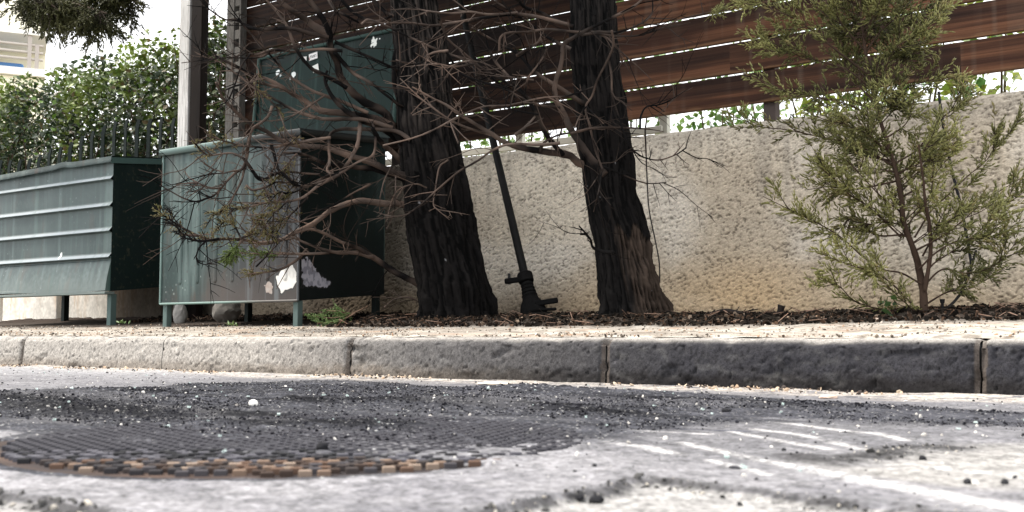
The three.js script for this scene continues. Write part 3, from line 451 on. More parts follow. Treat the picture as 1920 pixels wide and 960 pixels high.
  const buck = (u) => 0.010 * Math.exp(-Math.pow((u - 0.64) / 0.05, 2)) - 0.012 * sstep(0.6, 0.0, u);
  const lg = grid(60, 10, (u, v) => { const q = Math.max(0, v * 10 - 1) / 9, lip = v === 0; return { p: [XL - 0.01 + (W + 0.022) * u, YT + 0.012 + buck(u) + TILT * q - (lip ? 0.034 : 0), -d + 0.026 + (lip ? 0.004 : 0) - (DEP + 0.04) * q], uv: [u, v] }; }); lg.deleteAttribute('color');
  const lid = wpart('lid', lg, lidM, bin); const w0 = bin.getWorldPosition(new THREE.Vector3());
  const lr = box(XR + 0.009, YT - 0.026, -d - DEP - 0.01, XR + 0.013, YT + 0.008, -d + 0.024); lr.attributes.position.array.forEach((_, i, A) => { if (i % 3 === 1) A[i] += TILT * (-(A[i + 1]) - d) / DEP; }); lr.translate(-w0.x, -w0.y, -w0.z); part('lid_edge', lr, std({ color: new THREE.Color().setRGB(0.05, 0.085, 0.078), roughness: 0.5 }), lid);
  wpart('bottom_rail', box(XL, YB - 0.016, -d - 0.03, XR - 0.004, YB - 0.001, -d + 0.036, 0.003), std({ color: new THREE.Color().setRGB(0.15, 0.18, 0.17), roughness: 0.5 }), bin);
  const leg = (x, dd, yb) => { const B = box(x - 0.019, pav(dd) - 0.03, -dd - 0.019, x + 0.019, yb, -dd + 0.019, 0.003); const n = B.attributes.position.count, c = new Float32Array(n * 3); const f = dd > d + 0.2 ? 0.12 : 1; for (let i = 0; i < n; i++) c.set([0.075 * f, 0.11 * f, 0.104 * f], i * 3); B.setAttribute('color', new THREE.BufferAttribute(c, 3)); wpart('leg', B, M_LEG, bin); };  // rear pair painted dark for the shade beneath the bin
  leg(XR - 0.03, d + 0.03, YB - 0.014); leg(XL + 0.04, d + 0.03, YB - 0.014); leg(XR - 0.03, d + DEP - 0.03, YB + TILT); leg(XL + 0.04, d + DEP - 0.03, YB + TILT);
}
// ---------------------------------------------------------------- plinth of blocks, picket fence, hedge
const D_PL = 4.42;
{
  const xs = [[-8.6, onD(-120, 580, D_PL).x], [onD(-112, 580, D_PL).x, onD(2, 580, D_PL).x - 0.03], [onD(8, 580, D_PL).x, onD(109, 580, D_PL).x], [onD(127, 580, D_PL).x, onD(205, 580, D_PL).x], [onD(211, 580, D_PL).x, onD(305, 580, D_PL).x], [onD(310, 580, D_PL).x, onD(440, 580, D_PL).x - 0.02]];
  const pl = thing('block_plinth', 'low plinth of pale concrete blocks behind the bins, carrying the green railing', 'wall', new THREE.Vector3((xs[0][0] + xs[5][1]) / 2, 0.15, -D_PL));
  const map = dataTex(256, 128, (u, v) => { const n = fbm(u * 5, v * 4, 3, 4), g = fbm(u * 40, v * 30, 6, 2), s = fbm(u * 18, v * 1.5, 9, 3); let c = mix3([0.42, 0.395, 0.35], [0.66, 0.63, 0.57], n); c = mix3(c, [0.42, 0.28, 0.16], clamp((s - 0.6) * 5) * 0.5); const k = 0.75 + 0.5 * g; return [c[0] * k, c[1] * k, c[2] * k]; });
  const lit = std({ map, roughness: 0.95 }), dull = std({ map, color: new THREE.Color().setRGB(0.2, 0.18, 0.16), roughness: 0.95 });  // dull is the same concrete with the shade behind the bins painted in
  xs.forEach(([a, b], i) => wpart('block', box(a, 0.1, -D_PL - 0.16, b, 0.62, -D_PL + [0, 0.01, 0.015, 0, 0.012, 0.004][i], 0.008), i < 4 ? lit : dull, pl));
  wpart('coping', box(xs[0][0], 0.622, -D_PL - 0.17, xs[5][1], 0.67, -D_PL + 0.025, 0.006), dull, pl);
  // green railing
  const px = []; for (let i = 0, x = 322; i < 34; i++) { px.push(x); x -= 22.5 - i * 0.32; }
  const fence = thing('picket_railing', 'dark green metal railing of flat pickets with bent tips before the hedge', 'fence', new THREE.Vector3(-4.5, 0.67, -D_PL));
  const gm = std({ color: new THREE.Color().setRGB(0.0035, 0.008, 0.007), roughness: 0.6 });
  px.forEach((p, i) => {
    const top = p > 210 ? lerp(218, 226, (322 - p) / 112) : lerp(226, 296, (210 - p) / 150) ; const q = onD(p, 240, D_PL + 0.02), yt = onD(p, Math.min(top, 300), D_PL + 0.02).y + 0.02 * (h3(i, 3, 3) - 0.5), hw = 0.017;
    const s = new THREE.Shape(); s.moveTo(-hw, 0); s.lineTo(hw, 0); s.lineTo(hw, yt - 0.74); s.lineTo(hw + 0.018, yt - 0.68); s.lineTo(-hw + 0.022, yt - 0.672); s.lineTo(-hw, yt - 0.72); s.closePath();
    const g = new THREE.ExtrudeGeometry(s, { depth: 0.006, bevelEnabled: false }); g.rotateY((h3(i, 1, 5) - 0.5) * 0.3); g.translate(q.x, 0.67, -D_PL - 0.03); wpart('picket', g, gm, fence);
  });
  const xa = onD(px[px.length - 1], 240, D_PL).x, xb = onD(330, 240, D_PL).x;
  for (const y of [0.8, 1.25]) wpart('rail', box(xa, y, -D_PL - 0.055, xb, y + 0.03, -D_PL - 0.035, 0.003), gm, fence);
}
function leafInto(B, c, len, wid, dir, nrm, col) { // a folded leaf of four triangles
  const side = new THREE.Vector3().crossVectors(dir, nrm).normalize(), k = B.k; const P = (a, s, h) => B.v(c.x + dir.x * a * len + side.x * s * wid + nrm.x * h * wid, c.y + dir.y * a * len + side.y * s * wid + nrm.y * h * wid, c.z + dir.z * a * len + side.z * s * wid + nrm.z * h * wid, col);
  P(0, 0, 0); P(0.42, -0.5, 0.18); P(1, 0, 0.05); P(0.42, 0.5, 0.18); P(0.45, 0, 0); B.tri(k, k + 4, k + 1); B.tri(k + 1, k + 4, k + 2); B.tri(k, k + 3, k + 4); B.tri(k + 3, k + 2, k + 4);
}
const LEAFM = new THREE.MeshPhysicalMaterial({ vertexColors: true, roughness: 0.55, transmission: 0.35, thickness: 0, side: THREE.DoubleSide });
const rdir = () => { const z = rr(-1, 1), a = rr(0, 6.283), s = Math.sqrt(1 - z * z); return new THREE.Vector3(s * Math.cos(a), z, s * Math.sin(a)); };
function foliage(n, pick, size, cols, upBias = 0.6) { const B = new Builder(); for (let i = 0; i < n; i++) { const q = pick(); if (!q) continue; const dir = rdir(); dir.y = dir.y * 0.6 - 0.1; dir.normalize(); const nr = rdir(); nr.y += upBias; nr.normalize(); const c = cols(q); const L = size * rr(0.65, 1.25); leafInto(B, q, L, L * rr(0.5, 0.7), dir, nr, c); } return B.geo(); }
{
  seed(77);
  const prof = [[-260, 178], [-60, 176], [0, 166], [60, 150], [110, 137], [160, 126], [220, 108], [270, 92], [330, 72], [370, 58], [420, 45], [470, 40]].map(([px, py]) => { const p = onD(px, py, 4.95); return [p.x, p.y]; });
  const topAt = (x) => { for (let i = 0; i + 1 < prof.length; i++) if (x < prof[i + 1][0]) return lerp(prof[i][1], prof[i + 1][1], clamp((x - prof[i][0]) / (prof[i + 1][0] - prof[i][0]))); return prof[prof.length - 1][1]; };
  const x0 = prof[0][0], x1 = prof[prof.length - 1][0];
  const pick = () => { const x = rr(x0, x1), d = rr(4.62, 5.35), t = topAt(x) - 0.05 + 0.16 * (fbm(x * 5, d * 5, 3, 3) - 0.5), y = 0.75 + (t - 0.75) * Math.pow(rnd(), 0.75); const e = fbm(x * 4.2, y * 4.2, d * 4, 3); const low = sstep(1.6, 1.1, y); if (e < 0.40 + 0.09 * low) return null; return new THREE.Vector3(x, y, -d); };
  const h = thing('hedge', 'broad-leaved green hedge behind the green railing', 'hedge', new THREE.Vector3((x0 + x1) / 2, 0.2, -5));
  const cols = (q) => { const b = fbm(q.x * 3, q.y * 3, q.z * 3, 3), r = rnd(); let c = mix3([0.012, 0.034, 0.004], [0.19, 0.255, 0.032], clamp((b - 0.5) * 2.6 + 0.34 + (r - 0.5) * 0.5 + 0.5 * (q.y - topAt(q.x) + 0.12) + (-q.z > 5 ? -0.15 : 0.05))); if (r > 0.94) c = [0.13, 0.095, 0.04]; if (r < 0.06) c = [0.14, 0.25, 0.04]; if (q.x < x0 + 2.0 && r > 0.8) c = [0.2, 0.14, 0.05]; return c; };  // light painted in: sunlit leaves near the top, shaded ones further back
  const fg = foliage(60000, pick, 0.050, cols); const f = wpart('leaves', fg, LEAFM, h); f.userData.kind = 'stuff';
  const S = new Builder(); for (let i = 0; i < 90; i++) { const x = rr(x0, x1), d = rr(4.75, 5.2); const p = [new THREE.Vector3(x, 0.2, -d)]; for (let k = 1; k < 5; k++) p.push(new THREE.Vector3(x + rr(-0.1, 0.1) * k, 0.2 + (topAt(x) - 0.35) * k / 4, -d + rr(-0.06, 0.06) * k)); tubeInto(S, p, [0.012, 0.003], 5, () => [0.07, 0.05, 0.035]); }
  wpart('stems', S.geo(), vc({}), h).userData.kind = 'stuff';
}
// ---------------------------------------------------------------- garden behind the slatted fence
{
  seed(5);
  const shrubs = [[905, 262, 6.2, 0.5, 0.45, 'light green shrub in the gap between the two dead trunks'], [1560, 185, 6.0, 0.42, 0.42, 'pale green shrub behind the young conifer, above the wall'], [1700, 168, 5.7, 0.55, 0.5, 'bright green shrub right of the young conifer, above the wall'], [1870, 146, 5.6, 0.5, 0.55, 'yellow green shrub at the right edge above the wall'], [1350, 205, 6.8, 0.34, 0.3, 'small pale shrub above the wall left of the fence post'], [1180, 120, 6.6, 0.6, 0.9, 'tall green shrub glimpsed through the board gaps right of the right trunk'], [980, 110, 7.0, 0.8, 0.9, 'tall green shrub glimpsed through the board gaps between the trunks'], [1450, 70, 7.2, 0.8, 0.7, 'tall green shrub glimpsed through the gaps above the fence post'], [565, 190, 5.35, 0.8, 3.2, 'dense dark shrub filling the board gaps behind the open bin lid']];
  shrubs.forEach(([px, py, d, r, dens, label], i) => {
    const c = onD(px, py, d); const t = thing('garden_shrub', label, 'shrub', new THREE.Vector3(c.x, 0.2, c.z), 'shrubs in the garden behind the fence');
    const pick = () => { const q = rdir().multiplyScalar(r * Math.pow(rnd(), 0.4)); q.y *= 1.0; q.add(c); if (q.y < 0.25 || fbm(q.x * 7, q.y * 7, q.z * 7, 2) < 0.47) return null; return q; };
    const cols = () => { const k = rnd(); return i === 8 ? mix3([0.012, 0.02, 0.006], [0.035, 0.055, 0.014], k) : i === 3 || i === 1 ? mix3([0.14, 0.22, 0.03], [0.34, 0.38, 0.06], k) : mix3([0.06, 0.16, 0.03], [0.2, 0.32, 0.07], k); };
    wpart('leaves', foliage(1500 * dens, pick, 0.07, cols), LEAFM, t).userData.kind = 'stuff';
    const B = new Builder(); for (let k = 0; k < 7; k++) { const e = rdir().multiplyScalar(r * 0.6).add(c); tubeInto(B, [new THREE.Vector3(c.x + rr(-0.05, 0.05), 0.18, c.z), new THREE.Vector3(lerp(c.x, e.x, 0.4), lerp(0.2, e.y, 0.55), lerp(c.z, e.z, 0.4)), e], [0.014, 0.004], 5, () => [0.1, 0.08, 0.05]); }
    wpart('stems', B.geo(), vc({}), t).userData.kind = 'stuff';
  });
  // pale rail fence seen under the boards
  const d = 5.4, rf = thing('rail_fence', 'pale grey garden rail fence seen between wall and boards', 'fence', new THREE.Vector3(-2.4, 0.2, -d)); const wm = std({ color: 0xc9c8c0, roughness: 0.6 });
  const a = onD(850, 278, d), b = onD(1080, 262, d), xe = onD(1240, 235, d).x; for (const y of [a.y - 0.06, a.y + 0.045, a.y - 0.35]) wpart('rail', box(a.x - 0.6, y, -d - 0.02, xe, y + 0.042, -d, 0.004), wm, rf);
  for (let k = 0; k < 3; k++) { const x = lerp(a.x - 0.5, xe, k / 2); wpart('post', box(x - 0.025, 0.18, -d - 0.065, x + 0.025, a.y + 0.12, -d - 0.022, 0.004), wm, rf); }
}
// ---------------------------------------------------------------- pale building with a balcony far left
{
  const Z = 17, P = (px, py, z = Z) => at(px, py, z);
  const bld = thing('apartment_building', 'pale yellow building with a railed balcony at the top left', 'building', new THREE.Vector3(P(20, 140).x, 0.2, P(20, 140).z));
  // its corner stands at pixel 72; the facade runs to the left, square to the view
  const TURN = Math.atan(888 / FPX) + 0.02, UPV = new THREE.Vector3(0, 1, 0);
  const o = P(72, 625), ux = RIGHT.clone().negate().applyAxisAngle(UPV, TURN), uz = FWD.clone().applyAxisAngle(UPV, TURN);
  const F = (a, y, b) => new THREE.Vector3(o.x + ux.x * a + uz.x * b, y, o.z + ux.z * a + uz.z * b);
  const blk = (a0, a1, y0, y1, b0, b1, r = 0) => { const g = r ? new RoundedBoxGeometry(a1 - a0, y1 - y0, b1 - b0, 1, r) : new THREE.BoxGeometry(a1 - a0, y1 - y0, b1 - b0); g.rotateY(YAW + TURN); const c = F((a0 + a1) / 2, (y0 + y1) / 2, (b0 + b1) / 2); g.translate(c.x, c.y, c.z); return g; };
  const yw = std({ color: new THREE.Color().setRGB(0.93, 0.89, 0.72), roughness: 0.9 }), wht = std({ color: new THREE.Color().setRGB(0.8, 0.79, 0.76), roughness: 0.8 }), mt = std({ color: new THREE.Color().setRGB(0.42, 0.38, 0.35), roughness: 0.5 });
  const Y = (py) => P(40, py).y;
  wpart('wall', blk(0, 8, 0.2, 9, 1.3, 7), yw, bld);
  wpart('balcony_slab', blk(0.02, 8.2, Y(136), Y(122), 0, 1.3), wht, bld);
  wpart('parapet', blk(0.05, 8, 0.2, Y(137), 0.1, 1.296), yw, bld);
  wpart('upper_slab', blk(-0.0, 8.2, Y(57), Y(49), 0.0, 1.29), wht, bld);
  for (const py of [74, 88, 101]) { const g = tube([F(0.06, Y(py + 2), 0.06), F(8, Y(py - 4), 0.06)], [0.022, 0.022], 8, [0.5, 0.46, 0.42]); wpart('rail', g, vc({ roughness: 0.5 }), bld); }
  for (const px of [41, 54, -20, -90]) { const a = (72 - px) * Z / FPX; wpart('post', blk(a - 0.03, a + 0.03, Y(125), px === 41 ? Y(57) : Y(74), 0.03, 0.09), mt, bld); }
  const aw = (px) => (72 - px) * Z / FPX;
  wpart('window', blk(aw(70), aw(56), Y(110), Y(96), 1.27, 1.31), std({ color: 0x6b6660, roughness: 0.3 }), bld);
  const box1 = (n, px0, px1, py0, py1, b, m, cat, label) => { const g = blk(aw(px1), aw(px0), Y(py1), Y(py0), b, b + 0.3, 0.04); g.computeBoundingBox(); const c = g.boundingBox.getCenter(new THREE.Vector3()); g.translate(-c.x, -c.y, -c.z); const t = top(n, g, m); t.position.copy(c); tag(t, label, cat); return t; };
  box1('folded_awning', -30, 32, 106, 122, 0.3, std({ color: new THREE.Color().setRGB(0.12, 0.26, 0.52) }), 'awning', 'blue bundled cloth lying on the balcony floor');
  box1('storage_box', 45, 58, 113, 122, 0.5, std({ color: new THREE.Color().setRGB(0.12, 0.11, 0.1) }), 'box', 'dark box on the balcony beside the blue cloth');
}
// ---------------------------------------------------------------- dead, burnt trees
const BARK = vc({ roughness: 0.9, specularIntensity: 0.09 });
const twigs = (B, P, rads, col, dens, len) => { // short bare twigs along a finished branch (P: its sampled points)
  let L = 0; for (let i = 1; i < P.length; i++) L += P[i].distanceTo(P[i - 1]);
  if (rads[0] > 0.004) for (let k = 0; k < Math.round(L * 3.8); k++) { // long thin shoots that fork again
    const f = rr(0.2, 0.97) * (P.length - 1), i = Math.min(P.length - 2, Math.floor(f)), p = P[i].clone().lerp(P[i + 1], f - i), T = P[i + 1].clone().sub(P[i]).normalize();
    const dir = T.multiplyScalar(0.8).addScaledVector(rdir(), 0.85).normalize(), l = rr(0.16, 0.36), c1 = rdir().multiplyScalar(l * 0.09), c2 = rdir().multiplyScalar(l * 0.16);
    const q = [p, p.clone().addScaledVector(dir, l * 0.33).add(c1), p.clone().addScaledVector(dir, l * 0.68).addScaledVector(c2, 0.5), p.clone().addScaledVector(dir, l).add(c2)]; const r = rr(0.0016, 0.0028);
    const dk = rnd() < 0.6 ? 0.25 : 0.8, col2 = (w) => col(w).map((v) => v * dk); const S2 = tubeInto(B, q, [r, r * 0.75, r * 0.35], 5, () => col2(p), 0, 9);
    for (let j = 0; j < 4; j++) { const m = S2[2 + Math.floor(rnd() * 7)], d2 = dir.clone().addScaledVector(rdir(), 0.9).normalize(), l2 = rr(0.04, 0.11); tubeInto(B, [m, m.clone().addScaledVector(d2, l2 * 0.5).addScaledVector(rdir(), l2 * 0.08), m.clone().addScaledVector(d2, l2)], [r * 0.6, r * 0.25], 4, () => col2(p), 0, 3); }
  }
  const n = Math.round(L * dens);
  for (let k = 0; k < n; k++) {
    const t = 0.25 + 0.75 * rnd(), f = t * (P.length - 1), i = Math.min(P.length - 2, Math.floor(f)); const p = P[i].clone().lerp(P[i + 1], f - i), T = P[i + 1].clone().sub(P[i]).normalize();
    const dir = T.clone().multiplyScalar(rr(0.3, 1)).addScaledVector(rdir(), 0.8).normalize(), l = len * rr(0.35, 1.2); const bend = rdir().multiplyScalar(l * 0.22); bend.multiplyScalar(0.7);
    const q = [p, p.clone().addScaledVector(dir, l * 0.5).addScaledVector(bend, 0.3), p.clone().addScaledVector(dir, l).add(bend)];
    const r = Math.min(0.0026, lerp(rads[0], rads[rads.length - 1], t) * 0.6); tubeInto(B, q, [r, r * 0.35], 4, () => col(p), 0, 5);
    if (rnd() < 0.7) { const m = q[1].clone(), d2 = dir.clone().addScaledVector(rdir(), 0.9).normalize(); tubeInto(B, [m, m.clone().addScaledVector(d2, l * 0.4)], [r * 0.7, r * 0.3], 4, () => col(p), 0, 2); }
  }
};
function deadTree(o) { // o: name label, rings [py, centre px, radius px], depth, branches
  const base = at(o.rings[o.rings.length - 1][1], o.rings[o.rings.length - 1][0], o.Z);
  const t = thing('dead_tree', o.label, 'tree', base, 'burnt trees in front of the garden wall');
  // trunk: rings with fissured bark
  const R = o.rings.map(([py, cx, r]) => ({ c: at(cx, py, o.Z + (o.lean ?? 0) * (605 - py) / 605), r: r * o.Z / FPX }));
  const up = R[0]; for (let k = 1; k < 5; k++) R.unshift({ c: up.c.clone().add(new THREE.Vector3(o.drift * k, 0.42 * k, 0)), r: up.r * (1 - 0.16 * k) });
  R.reverse();
  R.unshift({ c: R[0].c.clone().add(new THREE.Vector3(0, -0.09, 0)), r: R[0].r * 1.15 });
  const curve = new THREE.CatmullRomCurve3(R.map((q) => q.c), false, 'centripetal'); const nA = 150, nL = 560;
  const rad = (t) => { const f = t * (R.length - 1), i = Math.min(R.length - 2, Math.floor(f)); return lerp(R[i].r, R[i + 1].r, f - i); };
  const B = new Builder(); const e1 = RIGHT, e2 = FWD.clone().negate();
  const tf = (t) => curve.getPoint(t);
  for (let j = 0; j <= nL; j++) {
    const s = j / nL, c = tf(s), r0 = rad(s);
    for (let i = 0; i <= nA; i++) {
      const a = (i % nA) / nA * Math.PI * 2, ca = Math.cos(a), sa = Math.sin(a), h = c.y;
      const px = ca * 4.2 + 10, pz = sa * 4.2 + 10; // bark runs in long plates
      const w = 0.5 * fbm(px * 1.2, h * 3, pz * 1.2, 2); const f1 = Math.abs(fbm(px * 2.1 + w * 1.6, h * 6.5, pz * 2.1 + w * 1.6, 3) - 0.5) * 2, f2 = fbm(px * 6 + w * 2, h * 22, pz * 6, 4), f3 = noise(px * 16, h * 70, pz * 16);
      const torn = o.torn ? o.torn(c, ca, sa, h) : 0; const fine = fbm(px * 20 + h * 3, h * 12, pz * 20, 3);
      let disp = 0.065 * (sstep(0, 0.3, f1) - 0.6) + 0.10 * (f2 - 0.5) + 0.03 * (f3 - 0.5); disp = lerp(disp, -0.10 + 0.42 * (fine - 0.5) + 0.22 * (f2 - 0.5), torn);
      const flare = sstep(0.34, 0.2, h) * 0.09 * Math.max(0, Math.sin(a * 5 + o.ph)) + 0.05 * Math.sin(a * 2 + o.ph + h * 2);
      const knot = Math.max(0, fbm(px * 0.8, h * 5.5, pz * 0.8, 2) - 0.58) * 0.7; const r = r0 * (1 + disp + flare + knot);
      const n = fbm(px * 2, h * 5, pz * 2, 3), n2 = noise(px * 9, h * 36, pz * 9);
      let col = mix3([0.004, 0.0038, 0.0038], [0.016, 0.0145, 0.014], n * 0.8 + f2 * 0.4 - 0.2); col = mix3(col, [0.060, 0.050, 0.044], o.grey * sstep(0.75, 1.3, h) * sstep(0.3, 0.75, f1 * 0.6 + f2 * 0.55)); if (f1 < 0.12) col = [0.003, 0.003, 0.003];
      col = mix3(col, mix3([0.005, 0.0045, 0.004], [0.058, 0.043, 0.034], sstep(0.3, 0.68, fine * 0.8 + f2 * 0.25)), torn);
      const sp = fbm(px * 9, h * 60, pz * 9 + o.ph, 2); if (sp > 0.85 && noise(px * 2, h * 7, pz * 2) > 0.66) col = [0.16, 0.16, 0.165];
      B.v(c.x + (e1.x * ca + e2.x * sa) * r, c.y + 0.006 * (f2 - 0.5), c.z + (e1.z * ca + e2.z * sa) * r, col, i / nA, s);
    }
  }
  for (let j = 0; j < nL; j++) for (let i = 0; i < nA; i++) { const a = j * (nA + 1) + i, b = a + 1, c = a + nA + 1, d = c + 1; B.tri(a, b, d); B.tri(a, d, c); }
  wpart('trunk', B.geo(), BARK, t);
  const ofs = t.position;
  // branches traced from the photograph's pixels, each at its own depth
  o.branches.forEach(([pts, r0, r1, dz0, dz1, char = 0.5, tw = 5, opt = {}], bi) => {
    const n = pts.length - 1; const zw = opt.flat ? 0 : 0.05;
    const P = pts.map(([x, y], i) => { const f = i / n; return at(x, y, o.Z + lerp(dz0, dz1, f) + zw * Math.sin(f * 5 + bi)); });
    const k = o.Z / FPX; const kk = (z) => z / FPX;
    const bn = bi * 3.7;
    const colf = (x, y, z) => { const m = fbm(x * 9 + bn, y * 9, z * 9, 3); const q = clamp(char * 0.85 + 0.23 + (o.sooty ?? 0) + (m - 0.5) * 3.2); return mix3(mix3([0.142, 0.098, 0.076], [0.082, 0.067, 0.058], noise(x * 30, y * 30, z * 30)), [0.007, 0.0065, 0.0065], q); };
    const TB = new Builder(); const SM = tubeInto(TB, P, [r0 * k * 0.82, lerp(r0, r1, 0.5) * k * 0.68, r1 * k * 0.6], r0 > 5 ? 12 : 8, colf, 0.45, Math.max(12, n * 7));
    const w = (g) => g.translate(-ofs.x, -ofs.y, -ofs.z);
    const br = part('branch', w(TB.geo()), BARK, t);
    const tb = new Builder(); twigs(tb, SM, [r0 * k, r1 * k], (p) => colf(p.x, p.y, p.z), tw * 4.2, opt.len ?? 0.12);
    if (tb.k) part('twigs', w(tb.geo()), BARK, br).userData.kind = 'stuff';
    if (opt.leaf) { const lb = new Builder(); sprigs(lb, SM, opt.leaf * 2.2, opt.cols ?? DRY, opt.t0 ?? 0.3, 0.055, 0.25); part('foliage', w(lb.geo()), SCALE, br).userData.kind = 'stuff'; }
  });
  // bare limbs out of the frame
  for (let i = 0; i < 9; i++) { const s = 0.7 + 0.28 * rnd(), c = tf(s), dir = rdir(); dir.y = Math.abs(dir.y) * 0.4 + 0.25; const l = rr(0.5, 1.0); const TB = new Builder(); const q = c.clone().addScaledVector(dir, l * 0.5), e = q.clone().addScaledVector(dir, l * 0.5); e.y += 0.15; const SM = tubeInto(TB, [c, q, e], [0.022, 0.012, 0.004], 8, () => [0.05, 0.04, 0.035], 0.3, 16); twigs(TB, SM, [0.02, 0.004], () => [0.05, 0.04, 0.035], 14, 0.2); TB.geo; const g = TB.geo(); g.translate(-ofs.x, -ofs.y, -ofs.z); part('branch', g, BARK, t); }
  { const cc = tf(0.9), gc = (q) => mix3([0.02, 0.028, 0.012], [0.07, 0.075, 0.03], rnd()); const g = foliage(o.shade_crown, () => { const q = rdir(); q.multiplyScalar(Math.pow(rnd(), 0.45)); q.set(q.x * o.cw, q.y * 0.75, q.z * 1.25); q.add(cc); q.x -= o.cw - 1.4; q.y = q.y + 0.25; if (q.y < 2.3 || fbm(q.x * 3, q.y * 3, q.z * 3, 2) < 0.42) return null; return q; }, 0.13, gc); g.translate(-ofs.x, -ofs.y, -ofs.z); part('shade_crown', g, LEAFM, t).userData.kind = 'stuff'; }  // unseen leaf crown, added and widened to shade fence, lid and bins
  return t;
}
// sprays of small pointed scale leaves along a branch
const SCALE = new THREE.MeshPhysicalMaterial({ vertexColors: true, roughness: 0.6, specularIntensity: 0.3, transmission: 0.25, thickness: 0, side: THREE.DoubleSide });
const DRY = () => mix3([0.13, 0.085, 0.04], [0.17, 0.165, 0.06], rnd()), FRESH = () => mix3([0.07, 0.115, 0.025], [0.15, 0.20, 0.055], rnd());
const CON = (q) => { const b = q ? fbm(q.x * 5, q.y * 5, q.z * 5, 2) : 0.5, r = rnd(); let c = mix3([0.045, 0.052, 0.015], [0.37, 0.36, 0.13], clamp(b * 1.3 - 0.15 + (r - 0.5) * 0.6)); if (r > 0.94) c = [0.25, 0.19, 0.09]; return c; };
function leaflet(B, p, dir, l, w, c) { // slim three-sided point
  const a = Math.abs(dir.y) < 0.9 ? new THREE.Vector3(0, 1, 0) : new THREE.Vector3(1, 0, 0), s = a.cross(dir).normalize(), u = new THREE.Vector3().crossVectors(dir, s), k = B.k;
  const P = (t, x, y) => B.v(p.x + dir.x * t + s.x * x + u.x * y, p.y + dir.y * t + s.y * x + u.y * y, p.z + dir.z * t + s.z * x + u.z * y, c);
  P(0, 0, 0); P(l * 0.45, w * 0.5, 0); P(l * 0.45, -w * 0.25, w * 0.43); P(l * 0.45, -w * 0.25, -w * 0.43); P(l, 0, 0);
  for (const [i, j] of [[1, 2], [2, 3], [3, 1]]) { B.tri(k, k + j, k + i); B.tri(k + 4, k + i, k + j); }
}
function sprigs(B, P, dens, cols, t0, len, droop = 0, ls = 1) {
  let L = 0; for (let i = 1; i < P.length; i++) L += P[i].distanceTo(P[i - 1]);
  const n = Math.round(L * dens);
  for (let k = 0; k < n; k++) {
    const t = t0 + (1 - t0) * Math.pow(rnd(), 0.85), f = t * (P.length - 1), i = Math.min(P.length - 2, Math.floor(f)), p = P[i].clone().lerp(P[i + 1], f - i), T = P[i + 1].clone().sub(P[i]).normalize();
    const dir = T.clone().multiplyScalar(rr(0.5, 1.1)).addScaledVector(rdir(), 0.75); dir.y += 0.12 - droop; dir.normalize(); const l = len * rr(0.5, 1.3) * (1.15 - 0.5 * t), m = Math.max(4, Math.round(l / (0.0052 * ls))), c0 = cols(p); const cv = rdir().multiplyScalar(l * 0.15);
    for (let j = 0; j <= m; j++) { const u = j / m, q = p.clone().addScaledVector(dir, l * u).addScaledVector(cv, u * u); const d = dir.clone().multiplyScalar(0.9).addScaledVector(rdir(), 0.62 * (1.05 - 0.5 * u)).normalize(); const c = cols(p); leaflet(B, q, d, rr(0.012, 0.026) * (1.1 - 0.35 * u) * ls, rr(0.0034, 0.0056) * ls, mix3(c0, c, 0.5)); }
  }
}
